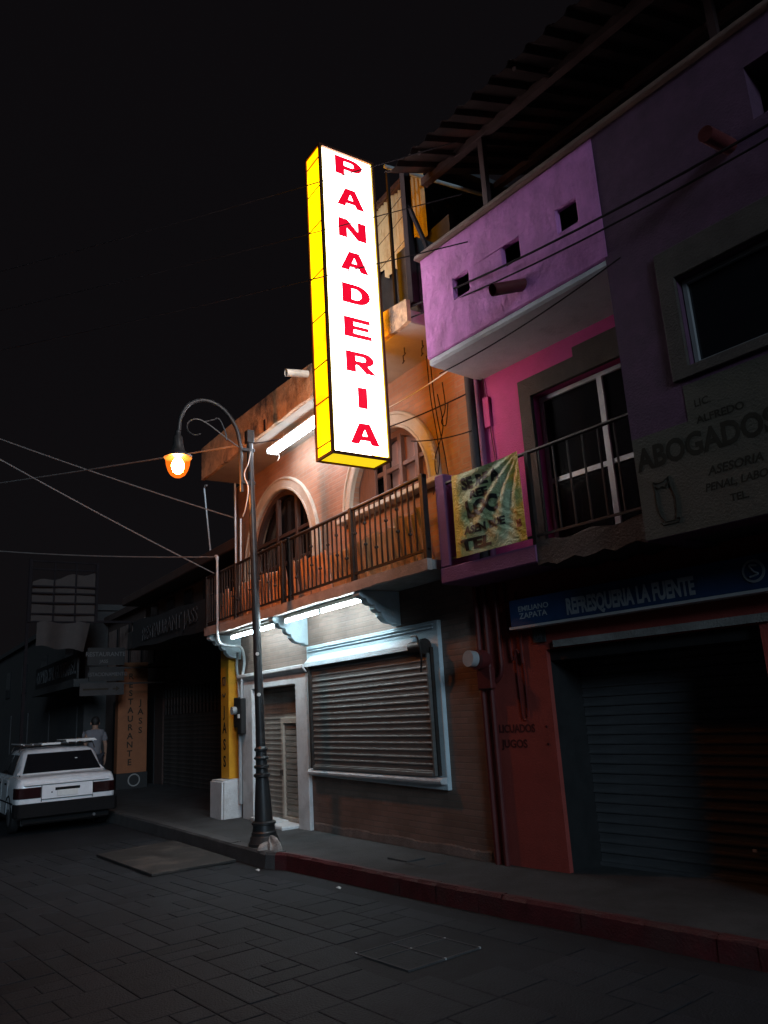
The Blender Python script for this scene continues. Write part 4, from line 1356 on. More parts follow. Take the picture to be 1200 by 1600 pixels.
pil = thing("painted_pillar", "bright yellow painted pillar lettered JASS at the bakery's corner", "pillar", (-12.37, 4.95, .1))
MB().box(-12.54, -12.20, 4.85, 5.2, .0, .66).build("pillar_foot", m_brownstone, pil)
MB().box(-12.54, -12.20, 4.85, 5.2, .66, 2.80).build("yellow_shaft", m_yellowpaint, pil, bevel=.006)
for ch, z in (("J", 1.62), ("A", 1.36), ("S", 1.10), ("S", .84)):
    text(ch, .24, .02, 1.0, .003).build("lettering", m_inkbrown, pil, frame=Matrix.Translation(Vector((-12.38, 4.848, z))))
cup = MB().tube([(-12.43, 4.845, 2.24), (-12.42, 4.845, 2.12), (-12.34, 4.845, 2.12), (-12.33, 4.845, 2.24), (-12.43, 4.845, 2.24)], .012, 5)
cup.tube(smooth_path([(-12.44, 4.845, 1.98), (-12.38, 4.845, 1.93), (-12.32, 4.845, 1.98)]), .01, 5)
cup.build("cup_emblem", m_inkbrown, pil)
plp = thing("painted_pillar", "dull orange pier lettered RESTAURANTE beside the dark shutter", "pillar", (-21.1, 5.8, -.1))
MB().box(-21.3, -21.0, 5.35, 6.10, .38, 3.15).build("orange_shaft", m_orangeboard, plp, bevel=.008)
MB().box(-21.3, -20.99, 5.34, 6.12, -.2, .38).build("black_foot", m_black, plp)
for i, ch in enumerate("RESTAURANTE"):
    text(ch, .21, .025, 1.0, .003).build("lettering", m_inkbrown, plp, frame=Matrix.Translation(Vector((-20.997, 5.66, 2.72 - i * .215))) @ ROT_X)
for i, ch in enumerate("JASS"):
    text(ch, .21, .025, 1.0, .003).build("lettering", m_inkbrown, plp, frame=Matrix.Translation(Vector((-20.997, 5.92, 2.05 - i * .235))) @ ROT_X)
ring = [(-20.985, 5.78 + .14 * math.cos(R(a)), .20 + .14 * math.sin(R(a))) for a in range(0, 361, 15)]
MB().tube(ring, .018, 6).build("painted_ring", m_conc, plp, smooth=True)

tag(MB().prism([(-12.56, 4.66), (-12.02, 4.66), (-12.02, 4.99), (-12.56, 4.99)], 'z', zs(-12.3) - .03, .66).build("concrete_block", m_white, bevel=.03, seg=2, jitter=.008), "chipped white concrete block at the foot of the yellow pillar", "block")

em2 = thing("electric_meter", "dark electric meter boxes with round dial beside the bakery doorway", "meter", (-12.05, 4.93, 1.42))
MB().box(-12.04, -11.86, 4.87, 4.998, 1.44, 1.90).build("meter_box", m_black, em2, bevel=.01)
MB().box(-11.85, -11.70, 4.85, 4.939, 1.34, 1.88).build("breaker_box", m_black, em2, bevel=.01)
MB().tube([(-11.95, 4.87, 1.70), (-11.95, 4.80, 1.70)], .062, 16).build("meter_dial", m_conduit, em2, smooth=True)
MB().box(-11.81, -11.75, 4.835, 4.85, 1.58, 1.64).build("switch", m_litter, em2)

con = thing("service_conduit", "thin metal service mast and bent grey conduit running down to the bakery's meter", "conduit", (-11.6, 4.6, 1.9))
MB().tube([(-11.50, 4.40, 2.85), (-11.50, 4.40, 4.02)], .018, 8).build("mast", m_conduit, con, smooth=True)
MB().tube(smooth_path([(-11.50, 4.40, 4.02), (-11.51, 4.40, 4.08), (-11.55, 4.39, 4.09)], 4), .024, 8).build("weather_head", m_conduit, con, smooth=True)
MB().tube(smooth_path([(-11.50, 4.40, 2.85), (-11.50, 4.44, 2.72), (-11.55, 4.62, 2.68), (-11.60, 4.82, 2.66), (-11.72, 4.93, 2.45), (-11.76, 4.90, 2.15), (-11.78, 4.90, 1.88)]), .022, 8).build("bent_pipe", m_conduit, con, smooth=True)
MB().tube(smooth_path([(-11.98, 4.93, 2.62), (-12.06, 4.94, 2.4), (-12.0, 4.94, 2.15), (-11.95, 4.93, 1.9)]), .020, 8).build("bent_pipe", m_conduit, con, smooth=True)
MB().tube([(-11.93, 4.93, .3), (-11.93, 4.93, 1.36)], .028, 8).build("lower_pipe", m_conduit, con, smooth=True)

# thin poles by the bakery's corner
for i, (a, b, lab) in enumerate((((-11.90, 4.88, 3.0), (-11.86, 4.86, 5.44), "thin upright metal pole at the left end of the bakery balcony"),
                                 ((-11.70, 4.86, 3.0), (-11.58, 4.84, 4.75), "short slanted metal pole leaning at the left end of the bakery balcony"),
                                 ((-13.92, 5.2, 4.62), (-14.0, 5.1, 5.95), "thin metal pole standing on the dark restaurant roof"))):
    pts = [a, b] if i < 2 else [a, b, (b[0] + .06, b[1], b[2] + .05), (b[0] + .14, b[1], b[2] + .03)]
    tag(MB().tube(pts, .018, 6).build("metal_pole", m_conduit), lab, "pole")

# ------------------------------------------------------------------ far end of the street
far = thing("far_building", "dim brown two storey building far down the street", "building", (-30, 7, -.3))
MB().box(-27.5, -21.32, 6.6, 12, -.4, 5.0).build("wall", m_farwall, far)
MB().box(-60, -27.5, 5.9, 12, -.6, 5.4).build("wall", m_farwall2, far)
MB().box(-27.6, -21.3, 6.45, 7.4, 4.95, 5.15).build("roof_edge", m_farwall, far)
MB().box(-60, -27.4, 5.75, 7.4, 5.4, 5.6).build("roof_edge", m_farwall2, far)
for x in (-26.6, -25.2, -23.8, -22.5):
    w = MB().box(x - .45, x + .45, 6.56, 6.6, 3.2, 4.6).build("window", m_glass, far)
    for k in range(6):
        MB().box(x - .45 + k * .17, x - .42 + k * .17, 6.52, 6.555, 3.2, 4.6).build("window_bar", m_farwall, w)
MB().box(-26.4, -24.4, 6.57, 6.6, -.3, 2.3).build("shop_door", m_black, far)
MB().box(-23.6, -22.0, 6.57, 6.6, -.3, 2.3).build("shop_door", m_black, far)
for k in range(5):
    x = -30 - 5 * k
    MB().box(x - 1.6, x + 1.6, 5.86, 5.9, -.5, 2.3).build("shop_door", m_darkmortar, far)
    MB().box(x - .7, x + .7, 5.86, 5.9, 3.2, 4.5).build("window", m_glass, far)
end = thing("far_building", "almost black building closing the far end of the street", "building", (-66, 0, -.8))
MB().box(-70, -62, -14, 12, -1, 6.5).build("wall", m_farwall2, end)
MB().box(-70.2, -61.8, -14.2, 12.2, 6.5, 6.8).build("roof_edge", m_farwall2, end)
for y in (-8, -4, 0, 4):
    MB().box(-62, -61.95, y - .7, y + .7, 2.6, 4.4).build("window", m_glass, end)

gb = tag(MB().box(-32.0, -24.9, 5.1, 5.16, 3.0, 3.75).build("shop_banner", m_black), "long black banner with GUTIERREZ in pale capitals on the far building", "banner")
text("COMERCIAL GUTIERREZ", .62, .02, .98, .01, 'CENTER').build("lettering", m_bannerink, gb, frame=Matrix.Translation(Vector((-28.4, 5.095, 3.17))))
MB().box(-32.1, -24.8, 5.0, 5.9, 2.75, 2.98).build("banner_bracket", m_farwall2, gb)

sb1 = thing("sign_board", "dark hanging sign board lettered RESTAURANTE beside the orange pier", "sign", (-20.0, 4.7, 2.9))
YB0, YB1 = 4.18, 5.22
FX = Matrix.Translation(Vector((-19.995, 0, 0)))
MB().box(-20.05, -20.0, YB0 + .15, YB1, 3.02, 3.45).build("board", m_black, sb1)
text("RESTAURANTE", .15, .01, .95, .003).build("lettering", m_bannerink, sb1, frame=Matrix.Translation(Vector((-19.998, 4.76, 3.24))) @ ROT_X)
text("JASS", .11, .01, 1.0, .003).build("lettering", m_bannerink, sb1, frame=Matrix.Translation(Vector((-19.998, 4.72, 3.08))) @ ROT_X)
MB().box(-20.05, -20.0, YB1, 6.5, 3.38, 3.42).build("bracket_bar", m_iron, sb1)
sb2 = thing("sign_board", "dark hanging sign board lettered ESTACIONAMIENTO below the RESTAURANTE board", "sign", (-20.0, 4.7, 2.6))
MB().box(-20.05, -20.0, YB0 + .2, YB1, 2.64, 2.98).build("board", m_black, sb2)
text("ESTACIONAMIENTO", .125, .008, .82, .003).build("lettering", m_bannerink, sb2, frame=Matrix.Translation(Vector((-19.998, 4.82, 2.76))) @ ROT_X)
MB().box(-20.05, -20.0, YB1, 6.5, 2.93, 2.97).build("bracket_bar", m_iron, sb2)
sb3 = thing("sign_board", "pale arrow sign board lowest of the hanging boards by the orange pier", "sign", (-20.0, 4.7, 2.3))
MB().box(-20.05, -20.0, YB0, YB1, 2.30, 2.60).build("board", m_farwall2, sb3)
ar = MB().prism([(4.95, 2.43), (5.03, 2.43), (5.03, 2.39), (5.12, 2.45), (5.03, 2.51), (5.03, 2.47), (4.95, 2.47)], 'x', -19.999, -19.993)
ar.build("arrow", m_inkbrown, sb3)
MB().box(-19.999, -19.995, 4.25, 4.85, 2.43, 2.47).build("text_line", m_inkbrown, sb3)
MB().box(-20.05, -20.0, YB1, 6.5, 2.55, 2.59).build("bracket_bar", m_iron, sb3)

bb = thing("billboard_frame", "rusty lattice billboard frame with a torn faded tarpaulin above the street", "billboard", (-24, 4.5, 3.6))
for y in (3.55, 5.40):
    MB().box(-24.05, -23.98, y - .04, y + .04, 4.55, 6.35).build("upright", m_cabledark, bb)
for y in (4.2, 4.8):
    MB().box(-24.03, -23.99, y - .02, y + .02, 4.55, 6.35).build("upright", m_cabledark, bb)
for z in (4.57, 4.80, 5.12, 5.40, 5.60, 6.1, 6.33):
    MB().box(-24.03, -23.985, 3.6, 5.36, z - .022, z + .022).build("crossbar", m_cabledark, bb)
MB().sheet(lambda a, b: (-24.08 + .03 * math.sin(a * 7 + b * 5), 3.62 + 1.75 * a, 4.58 + (1.15 + .35 * a + .05 * math.sin(a * 13)) * b), 16, 8).build("tarpaulin", m_tarp, bb, smooth=True)
MB().sheet(lambda a, b: (-24.0 + .05 * math.sin(a * 9), 3.78 + (1.45 - .16 * (1 - b)) * a, 3.88 - .15 * a + .03 * math.sin(a * 11) + (.68 + .15 * a) * b), 16, 6).build("hanging_tarpaulin", m_tarp, bb, smooth=True)
MB().box(-24.1, -24.04, 3.50, 3.58, zr(-24) - .05, 6.4).build("mast", m_cabledark, bb)
MB().box(-24.06, -23.99, 5.40, 6.7, 4.55, 4.62).build("stay", m_cabledark, bb)

# ------------------------------------------------------------------ car
car = thing("parked_car", "white boxy sedan with a roof rack parked along the kerb, seen from behind", "car", (-14.9, 2.98, zr(-15.2)))
CZ = zr(-15.6)
CF = Matrix.Translation(Vector((-14.9, 2.98, CZ))) @ Matrix.Rotation(R(180), 4, 'Z')   # car frame: +x forward


def loft(secs, closed=True):
    mb = MB()
    n = len(secs[0])
    for s_ in secs:
        mb.v += [tuple(p) for p in s_]
    for i in range(len(secs) - 1):
        for k in range(n if closed else n - 1):
            mb.f.append((i * n + k, i * n + (k + 1) % n, (i + 1) * n + (k + 1) % n, (i + 1) * n + k))
    if closed:
        mb.f.append(tuple(range(n)))
        mb.f.append(tuple(range((len(secs) - 1) * n, len(secs) * n)))
    return mb


def ring_sec(x, hw, zb, zt, tuck=.04, crown=.02):
    """body ring at station x: half width hw, sill zb, deck zt"""
    half = [(0, zb), (hw - .10, zb), (hw - .02, zb + .07), (hw, zb + .22), (hw, zt - .17), (hw - tuck * .4, zt - .07), (hw - tuck, zt - .012), (hw - tuck - .06, zt), (hw * .5, zt + crown * .7), (0, zt + crown)]
    pts = [(x, y, z) for y, z in half] + [(x, -y, z) for y, z in reversed(half[1:-1])]
    return pts


body_secs = [ring_sec(.03, .74, .42, .86, .06), ring_sec(.07, .79, .34, .905, .05), ring_sec(.16, .815, .27, .925, .05), ring_sec(.40, .82, .24, .94, .05),
             ring_sec(.62, .825, .24, .945), ring_sec(1.3, .825, .22, .92), ring_sec(2.2, .825, .22, .905), ring_sec(3.0, .82, .22, .90),
             ring_sec(3.4, .815, .24, .87), ring_sec(3.9, .80, .26, .80), ring_sec(4.12, .77, .30, .74, .06), ring_sec(4.2, .72, .36, .68, .07)]
bd = loft(body_secs).build("body", m_carwhite, car, frame=CF, smooth=True)


def cab_sec(x, hwb, hwt, zb, zt):
    half = [(0, zb), (hwb, zb), (hwb - .01, zb + .05), (hwt + .02, zt - .08), (hwt - .02, zt - .03), (hwt - .09, zt), (0, zt + .015)]
    return [(x, y, z) for y, z in half] + [(x, -y, z) for y, z in reversed(half[1:-1])]


cab = [[(p[0] + (0.0 if p[2] < .97 else 0.0), p[1], p[2]) for p in cab_sec(x, a, b, c, d)] for x, a, b, c, d in
       ((.50, .735, .70, .915, .955), (.66, .74, .655, .915, 1.12), (.86, .74, .61, .91, 1.33), (1.0, .745, .605, .91, 1.365), (1.6, .745, .61, .90, 1.385), (2.15, .745, .60, .90, 1.37), (2.35, .745, .60, .90, 1.33), (2.75, .745, .67, .895, 1.08), (3.02, .74, .72, .89, .935))]
loft(cab).build("cabin", m_carwhite, car, frame=CF, smooth=True)


def quad_pane(name, pts, m, parent=car, off=(0, 0, 0), th=.006):
    o = Vector(off)
    p = [Vector(q) + o for q in pts]
    nrm = (p[1] - p[0]).cross(p[3] - p[0]).normalized() * th
    return MB().add(p + [q + nrm for q in p], [(0, 1, 2, 3), (7, 6, 5, 4), (0, 4, 5, 1), (1, 5, 6, 2), (2, 6, 7, 3), (3, 7, 4, 0)]).build(name, m, parent, frame=CF)


def rear_x(z):   # rear window plane of the cabin
    return .50 + (z - .955) * (.86 - .50) / (1.33 - .955)


zb_, zt_ = .985, 1.30
quad_pane("rear_window", [(rear_x(zb_) - .012, .655, zb_), (rear_x(zb_) - .012, -.655, zb_), (rear_x(zt_) - .012, -.545, zt_), (rear_x(zt_) - .012, .545, zt_)], m_glass)
for sgn in (1, -1):
    def sw(x0, x1, t0, t1, sgn=sgn):
        yb, yt = .752 * sgn, .640 * sgn
        return [(x0, yb, .955), (x1, yb, .955), (t1, yt, 1.285), (t0, yt, 1.285)]
    quad_pane("side_window", sw(.98, 1.62, 1.05, 1.62), m_glass)
    quad_pane("side_window", sw(1.70, 2.72, 1.70, 2.38), m_glass)
    d = quad_pane("rear_door", [(1.02, .829 * sgn, .30), (1.66, .829 * sgn, .30), (1.66, .829 * sgn, .88), (.92, .829 * sgn, .88)], m_carwhite, th=.003)
    MB().box(1.05, 1.17, min(.832 * sgn, .85 * sgn), max(.832 * sgn, .85 * sgn), .80, .825).build("handle", m_carblack, d, frame=CF)
    d = quad_pane("front_door", [(1.69, .829 * sgn, .30), (2.75, .829 * sgn, .30), (2.75, .829 * sgn, .88), (1.69, .829 * sgn, .88)], m_carwhite, th=.003)
    MB().box(1.75, 1.88, min(.832 * sgn, .85 * sgn), max(.832 * sgn, .85 * sgn), .80, .825).build("handle", m_carblack, d, frame=CF)
    MB().box(2.5, 2.62, min(.80 * sgn, .96 * sgn), max(.80 * sgn, .96 * sgn), .93, 1.05).build("wing_mirror", m_carblack, car, frame=CF, bevel=.02)
    # tail lamp wraps the corner
    tl = MB().prism([(.035, .42 * sgn), (.008, .43 * sgn), (.010, .70 * sgn), (.035, .775 * sgn), (.085, .812 * sgn), (.22, .836 * sgn), (.22, .79 * sgn)], 'z', .60, .775)
    tl.build("tail_lamp", m_tail, car, frame=CF, bevel=.006)
    MB().box(4.16, 4.22, min(.40 * sgn, .70 * sgn), max(.40 * sgn, .70 * sgn), .52, .66).build("headlight", m_alu, car, frame=CF, bevel=.01)
    for wx in (.78, 3.30):
        y0_, y1_ = (.66 * sgn, .81 * sgn)
        ty_ = MB()
        ty_.tube([(wx, y0_, .29), (wx, y0_ + .02 * sgn, .29), (wx, y1_ - .02 * sgn, .29), (wx, y1_, .29)], [.26, .285, .285, .26], 28)
        wl = ty_.build("wheel", m_black, car, frame=CF, smooth=True)
        MB().tube([(wx, y1_ - .01 * sgn, .29), (wx, y1_ + .008 * sgn, .29)], [.185, .16], 24).build("rim", m_hub, wl, frame=CF, smooth=True)
        a = MB()
        ring_ = [(wx + .33 * math.cos(R(t_)), .815 * sgn, .29 + .33 * math.sin(R(t_))) for t_ in range(0, 181, 12)]
        a.tube(ring_, .022, 6)
        a.build("wheel_arch", m_carblack, car, frame=CF)
# boot lid, plate recess, plate
quad_pane("boot_lid_panel", [(.016, .415, .575), (.016, -.415, .575), (.030, -.415, .80), (.030, .415, .80)], m_carwhite, th=.012)
MB().prism([(.02, .80), (.055, .86), (.50, .955), (.50, .965), (.05, .876), (.005, .815)], 'y', -.70, .70).build("boot_lid", m_carwhite, car, frame=CF, bevel=.004)
MB().box(-.004, .012, -.20, .20, .70, .745).build("plate_recess", m_carblack, car, frame=CF)
for y in (-.417, .417):
    MB().box(.004, .03, y - .003, y + .003, .535, .80).build("panel_gap", m_carblack, car, frame=CF)
MB().box(.000, .03, -.417, .417, .568, .574).build("panel_gap", m_carblack, car, frame=CF)
MB().box(.004, .05, -.68, .68, .800, .806).build("panel_gap", m_carblack, car, frame=CF)
lp = MB().box(-.006, .006, -.17, .17, .60, .70).build("licence_plate", m_plate, car, frame=CF, bevel=.004)
MB().box(-.008, .0, .245, .265, .665, .685).build("boot_lock", m_carblack, car, frame=CF)
MB().prism([(-.07, -.78), (-.085, -.5), (-.085, .5), (-.07, .78), (.02, .835), (.22, .842), (.22, .80), (.05, .78), (.03, 0), (.05, -.78), (.22, -.80), (.22, -.842), (.02, -.835)], 'z', .30, .52).build("rear_bumper", m_carblack, car, frame=CF, bevel=.015)
MB().box(.03, .10, -.70, .70, .20, .30).build("bumper_skirt", m_carblack, car, frame=CF)
MB().box(4.15, 4.28, -.78, .78, .30, .50).build("front_bumper", m_carblack, car, frame=CF, bevel=.02)
MB().box(.2, 4.0, -.70, .70, .16, .26).build("underbody", m_black, car, frame=CF)
MB().tube([(.0, -.45, .24), (.4, -.45, .26)], .025, 8).build("exhaust_pipe", m_hub, car, frame=CF)
MB().box(rear_x(1.18) - .024, rear_x(1.18) - .012, -.28, -.24, 1.17, 1.19).build("window_glint", m_plate, car, frame=CF)  # pale patch standing in for a glint on the rear glass
for sgn in (1, -1):
    MB().tube([(.30, .831 * sgn, .52), (2.9, .833 * sgn, .50)], .012, 6).build("side_moulding", m_carblack, car, frame=CF)
rk = MB()
for x in (1.05, 1.9):
    rk.tube([(x, -.66, 1.33), (x, -.62, 1.44), (x, .62, 1.44), (x, .66, 1.33)], .014, 6)
rk_o = rk.build("roof_rack", m_iron, car, frame=CF)
for y in [-.6 + i * .15 for i in range(9)]:
    MB().box(.90, 2.1, y - .012, y + .012, 1.452, 1.468).build("rack_slat", m_alu, rk_o, frame=CF)
MB().box(.88, .93, -.64, -.12, 1.47, 1.50).build("rack_panel", m_plate, rk_o, frame=CF)
MB().box(.88, 1.7, -.62, -.10, 1.50, 1.512).build("rack_panel", m_plate, rk_o, frame=CF)
MB().box(.88, .93, -.02, .30, 1.44, 1.475).build("rack_panel", m_plate, rk_o, frame=CF)
for y in (.64, -.65):
    MB().tube([(.88, y, 1.475), (2.1, y, 1.475)], .012, 6).build("rack_rail", m_alu, rk_o, frame=CF)

# ------------------------------------------------------------------ person behind the car
PX, PY = -19.7, 4.5
PZ = zs(PX)
per = thing("person", "person in a light grey T-shirt standing with back turned beyond the white car", "person", (PX, PY, PZ))


def skin_body(name, chains, rad, root, m, parent):
    """chains: list of lists of vertex keys; rad: key -> (point, radius)"""
    keys = list(rad)
    ix = {k_: i for i, k_ in enumerate(keys)}
    me = bpy.data.meshes.new(name)
    inv = wmat(parent).inverted()
    es = []
    for ch_ in chains:
        es += [(ix[a], ix[b]) for a, b in zip(ch_, ch_[1:])]
    me.from_pydata([inv @ Vector(rad[k_][0]) for k_ in keys], es, [])
    o = bpy.data.objects.new(name, me)
    COL.objects.link(o)
    o.parent = parent
    WM[o.name] = wmat(parent)
    md = o.modifiers.new("skin", 'SKIN')
    md.use_smooth_shade = True
    bm = bmesh.new()
    bm.from_mesh(me)
    lay = bm.verts.layers.skin.verify()
    bm.verts.ensure_lookup_table()
    for k_ in keys:
        r_ = rad[k_][1]
        bm.verts[ix[k_]][lay].radius = r_ if isinstance(r_, tuple) else (r_, r_)
        bm.verts[ix[k_]][lay].use_root = (k_ == root)
    bm.to_mesh(me)
    bm.free()
    sm = o.modifiers.new("sub", 'SUBSURF')
    sm.levels = 2
    sm.render_levels = 2
    me.materials.append(m)
    return o


def pt(dx, dy, z):        # person's frame: faces away from the camera, down the street (-x)
    return (PX + dx, PY + dy, PZ + z)


V = {'pel': (pt(0, 0, .95), .135), 'sp1': (pt(-.01, 0, 1.10), .125), 'sp2': (pt(-.01, 0, 1.28), .14), 'che': (pt(.0, 0, 1.40), .13), 'nek': (pt(-.01, 0, 1.50), .058), 'hd0': (pt(-.03, 0, 1.57), .075), 'hd1': (pt(-.03, 0, 1.66), .088), 'hd2': (pt(-.025, 0, 1.73), .06)}
CH = [['pel', 'sp1', 'sp2', 'che', 'nek', 'hd0', 'hd1', 'hd2']]
for s_, t_ in ((1, 'l'), (-1, 'r')):
    V.update({'sh' + t_: (pt(0, .17 * s_, 1.41), .07), 'el' + t_: (pt(.03, .24 * s_, 1.13), .045), 'wr' + t_: (pt(-.03, .25 * s_, .88), .03), 'pa' + t_: (pt(-.05, .25 * s_, .80), .034)})
    CH.append(['che', 'sh' + t_, 'el' + t_, 'wr' + t_, 'pa' + t_])
    for f_, (fx, ln) in enumerate(((-.03, .075), (-.01, .085), (.01, .08), (.03, .065))):
        V['f%d%s' % (f_, t_)] = (pt(-.05 + fx, .25 * s_, .745), .011)
        V['g%d%s' % (f_, t_)] = (pt(-.062 + fx, .24 * s_, .75 - ln), .008)
        CH.append(['pa' + t_, 'f%d%s' % (f_, t_), 'g%d%s' % (f_, t_)])
    V['th' + t_] = (pt(-.10, .235 * s_, .80), .012)
    V['ti' + t_] = (pt(-.115, .225 * s_, .755), .009)
    CH.append(['pa' + t_, 'th' + t_, 'ti' + t_])
    V.update({'hi' + t_: (pt(0, .095 * s_, .88), .10), 'kn' + t_: (pt(-.02, .10 * s_, .49), .062), 'an' + t_: (pt(.02, .105 * s_, .09), .042), 'to' + t_: (pt(-.15, .12 * s_, .035), .04)})
    CH.append(['pel', 'hi' + t_, 'kn' + t_, 'an' + t_, 'to' + t_])
skin_body("body", CH, V, 'pel', m_skin, per)
SV = {'b0': (pt(0, 0, .90), (.165, .185)), 'b1': (pt(-.01, 0, 1.10), (.15, .165)), 'b2': (pt(-.01, 0, 1.30), (.15, .185)), 'b3': (pt(0, 0, 1.41), (.14, .15)), 'b4': (pt(-.01, 0, 1.49), .08)}
SC = [['b0', 'b1', 'b2', 'b3', 'b4']]
for s_, t_ in ((1, 'l'), (-1, 'r')):
    SV['s' + t_] = (pt(0, .18 * s_, 1.415), .09)
    SV['e' + t_] = (pt(.02, .235 * s_, 1.20), .075)
    SC.append(['b3', 's' + t_, 'e' + t_])
skin_body("shirt", SC, SV, 'b1', m_shirt, per)
TV = {'w': (pt(0, 0, .93), .15)}
TC = []
for s_, t_ in ((1, 'l'), (-1, 'r')):
    TV.update({'h' + t_: (pt(0, .095 * s_, .86), .115), 'k' + t_: (pt(-.02, .10 * s_, .49), .082), 'a' + t_: (pt(.02, .105 * s_, .10), .068)})
    TC.append(['w', 'h' + t_, 'k' + t_, 'a' + t_])
skin_body("trousers", TC, TV, 'w', m_trouser, per)
hb = MB()
hb.lathe([(.02, PZ + 1.585), (.075, PZ + 1.60), (.098, PZ + 1.66), (.095, PZ + 1.72), (.065, PZ + 1.775), (.015, PZ + 1.795)], PX - .012, PY, 16)
hb.build("hair", m_hair, per, smooth=True)
for s_ in (1, -1):
    MB().lathe([(.006, PZ + 1.60), (.014, PZ + 1.625), (.016, PZ + 1.65), (.005, PZ + 1.675)], PX - .03, PY + .095 * s_, 8).build("ear", m_skin, per, smooth=True)
MB().prism([(PX - .135, PZ + 1.605), (PX - .155, PZ + 1.61), (PX - .12, PZ + 1.66)], 'y', PY - .015, PY + .015).build("nose", m_skin, per)
for s_ in (1, -1):
    MB().lathe([(.004, PZ + 1.655), (.012, PZ + 1.663), (.004, PZ + 1.671)], PX - .112, PY + .035 * s_, 8).build("eye", m_litter, per, smooth=True)
MB().box(PX - .122, PX - .112, PY - .025, PY + .025, PZ + 1.568, PZ + 1.576).build("mouth", m_inkred, per)

# ------------------------------------------------------------------ street clutter
pc = [(-11.35, 2.66), (-9.17, 2.74), (-9.22, 3.74), (-11.65, 3.79)]
sp = MB().add([(x, y, zr(x) + .004) for x, y in pc] + [(x, y, zr(x) + .034) for x, y in pc], [(0, 3, 2, 1), (4, 5, 6, 7), (0, 1, 5, 4), (1, 2, 6, 5), (2, 3, 7, 6), (3, 0, 4, 7)])
tag(sp.build("steel_plate", m_rust, bevel=.004), "large rusty steel plate lying flat on the road by the kerb", "steel plate")

for nm_, cx, cy, lab in (("inspection_cover", -4.82, 3.2, "double metal inspection cover set in the paving before the red kerb"),):
    ic = thing(nm_, lab, "manhole cover", (cx, cy, zr(cx)), SA)
    ICF = Matrix.Translation(Vector((cx, cy, zr(cx) - .004))) @ tilt @ Matrix.Rotation(SA, 4, 'Z') @ Matrix.Diagonal((.75, .85, 1, 1))
    for x0, x1 in ((-.28, .0), (.0, .46)):
        for y0, y1 in ((-.36, 0.), (0., .36)):
            MB().box(x0 + .012, x1 - .012, y0 + .012, y1 - .012, -.01, .006).build("lid", m_stone, ic, frame=ICF, bevel=.003)
    f_ = MB()
    for x0 in (-.28, 0, .46):
        f_.box(x0 - .009, x0 + .009, -.37, .37, -.01, .012)
    for y0 in (-.36, 0, .36):
        f_.box(-.27, .45, y0 - .008, y0 + .008, -.01, .0115)
    f_.build("frame", m_kerb, ic, frame=ICF)
    for x0, y0 in ((0, 0), (-.28, -.36), (.46, .36), (0, .36), (.46, 0)):
        MB().box(x0 - .012, x0 + .012, y0 - .008, y0 + .008, .0, .014).build("corner_lug", m_conduit, ic, frame=ICF, bevel=.003)

wc = thing("pavement_cover", "cracked concrete cover in the pavement below the shop window", "manhole cover", (-6.7, 4.58, zs(-6.7)))
for (x0, x1, y0, y1, h) in ((-7.05, -6.72, 4.46, 4.70, .016), (-6.70, -6.38, 4.44, 4.70, .010)):
    MB().prism([(x0, y0), (x1, y0 + .02), (x1 - .01, y1), (x0 + .03, y1 - .02)], 'z', zs(-6.7) - .02, zs(-6.7) + h).build("slab_piece", m_walk, wc, bevel=.004, jitter=.003)

rr = random.Random(3)
rg = MB()


def ragf(a, b):
    th = a * 2 * math.pi
    ph = b * math.pi / 2
    r_ = .13 * math.cos(ph) * (1 + .35 * math.sin(3 * th + 1) + .15 * math.sin(7 * th))
    return (-8.72 + r_ * 1.3 * math.cos(th), 3.95 + r_ * math.sin(th) * .8, zs(-8.8) + .002 + .085 * math.sin(ph) * (1 + .3 * math.sin(5 * th)) * (1 + .4 * math.cos(th)))


rg.sheet(ragf, 40, 8)
tag(rg.build("crumpled_rag", m_rag, smooth=True, jitter=.004), "crumpled pale rag lying against the street lamp's base", "rag")
for x, y, lab in ((-8.5, 3.70, "small white paper scrap on the road by the street lamp"), (-6.95, 3.84, "small white paper scrap on the road below the red kerb")):
    MBs = MB().sheet(lambda a, b, x=x, y=y: (x + .05 * (a - .5) + .01 * math.sin(b * 5), y + .04 * (b - .5), zr(x) + .008 + .012 * math.sin(a * 4) * math.sin(b * 3)), 4, 4)
    tag(MBs.build("paper_scrap", m_litter), lab, "litter")

# ------------------------------------------------------------------ overhead cables
def span(p, q, sag, k=2.4):
    """a cable from the far side of the street through p to its fixing at q"""
    p, q = Vector(p), Vector(q)
    return catenary(q + (p - q) * k, q, sag, 30)


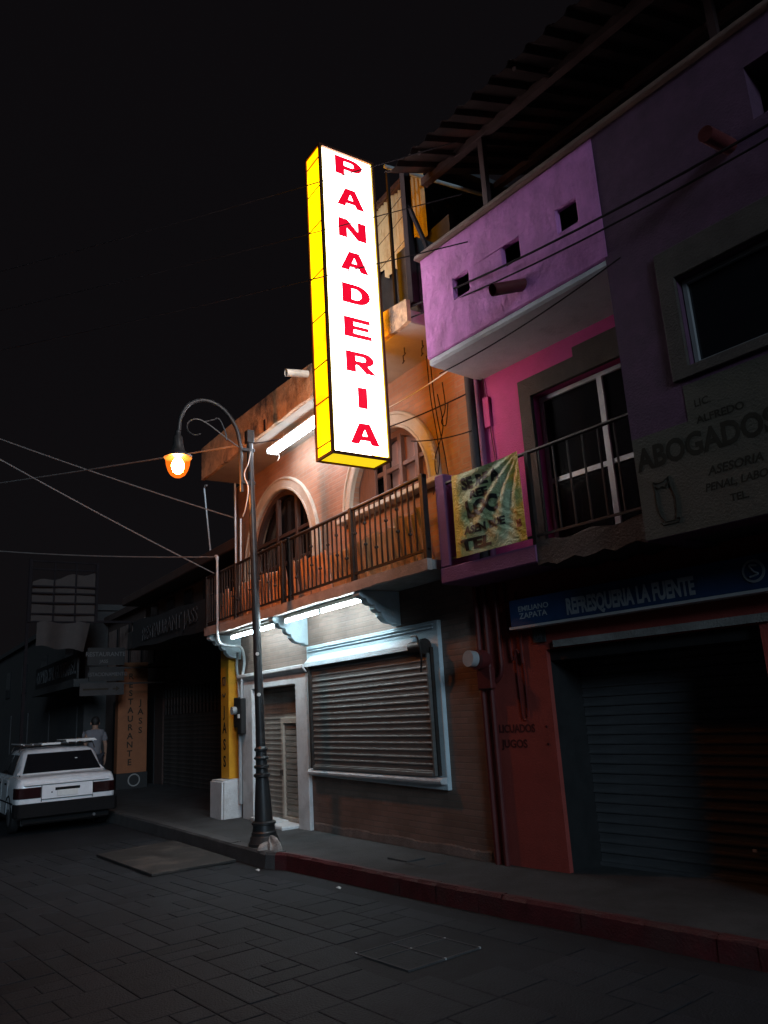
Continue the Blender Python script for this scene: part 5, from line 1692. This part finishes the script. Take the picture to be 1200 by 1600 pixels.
cables = [
    ("upper pale cable crossing the night sky left of the lamp", span((-14.6, .9, 7.05), (-11.95, 4.9, 4.85), .22), .012, m_cable),
    ("steeper pale cable falling to the dark restaurant roof", span((-14.0, .8, 6.65), (-13.15, 5.02, 4.1), .22), .012, m_cable),
    ("lower pale cable from the far side to the conduit mast", span((-18.2, .9, 5.85), (-11.55, 4.40, 4.08), .45), .012, m_cable),
    ("pair's straight cable passing the lamp globe to the street lamp top", span((-17.5, .8, 6.5), (LX, ty, 5.10), .12), .012, m_cable),
    ("thin dark cable from the street lamp top to the bakery ceiling", catenary((LX, ty, 5.10), (-9.2, 4.72, 5.40), .02), .007, m_cabledark),
    ("dark cable passing in front of the lit sign's top letters", span((-13.0, -1.55, 7.52), (-4.95, 4.39, 6.99), .16, 1.7), .006, m_cabledark),
    ("dark cable passing in front of the lit sign's middle letters", span((-12.5, -1.3, 6.37), (-4.86, 4.34, 5.80), .16, 1.7), .006, m_cabledark),
    ("thin dark cable passing in front of the lit sign above the purple bay", span((-12.8, -1.45, 6.97), (-4.9, 4.36, 6.35), .16, 1.7), .005, m_cabledark),
    ("upper dark cable sweeping over the purple house", [PF @ p for p in catenary((-1.6, -.55, 6.05), (5.2, -.95, 5.0), .22)], .010, m_cabledark),
    ("lower dark cable sweeping over the purple house", [PF @ p for p in catenary((-1.6, -.55, 5.93), (5.2, -.95, 4.93), .24)], .008, m_cabledark),
    ("dark cable strung from the lit sign to the downpipe by the magenta wall", catenary((-7.4, 4.62, 4.75), tuple(PF @ Vector((.24, -.09, 4.72))), .03), .008, m_cabledark),
    ("pale slack wire under the bakery roof right of the lit sign", catenary((-7.0, 4.75, 4.98), tuple(PF @ Vector((.30, -.4, 4.88))), .02), .006, m_pvc),
    ("thin cable under the purple bay's soffit", [PF @ p for p in catenary((.33, -.55, 4.80), (2.6, -.75, 4.82), .05)], .006, m_cabledark),
    ("cable from the downpipe across the front of the purple balcony", [PF @ p for p in catenary((-.4, -.35, 4.35), (.26, -.1, 4.30), .03)], .007, m_cabledark),
]
for lab, pts, r_, m in cables:
    tag(MB().tube(pts, r_, 6).build("overhead_cable", m, smooth=True), lab, "cable")
# loose wires hanging on the brick right of the arch
rw = [[(-6.42, 4.95, 5.44), (-6.40, 4.95, 4.9), (-6.30, 4.93, 4.2), (-6.42, 4.90, 3.8)],
      [(-6.36, 4.95, 5.44), (-6.33, 4.95, 4.8), (-6.20, 4.93, 4.15), (-6.12, 4.90, 3.75)],
      [(-6.15, 4.85, 4.85), (-6.20, 4.93, 4.5), (-6.38, 4.93, 4.2), (-6.34, 4.92, 3.95), (-6.15, 4.90, 3.72)],
      [(-6.05, 4.85, 4.95), (-6.12, 4.92, 4.7), (-6.18, 4.90, 4.55), (-6.08, 4.88, 4.48), (-6.02, 4.88, 4.7)]]
labs = ["loose dangling wire on the brick nearest the arched window", "loose dangling wire crossing the brick beside the dark downpipe", "long kinked wire crossing the others on the orange brick", "small wire loop beside the downpipe high on the brick"]
for pts, lab in zip(rw, labs):
    tag(MB().tube(smooth_path(pts), .006, 5).build("loose_wire", m_cabledark, smooth=True), lab, "wire", "loose wires on the brick wall")
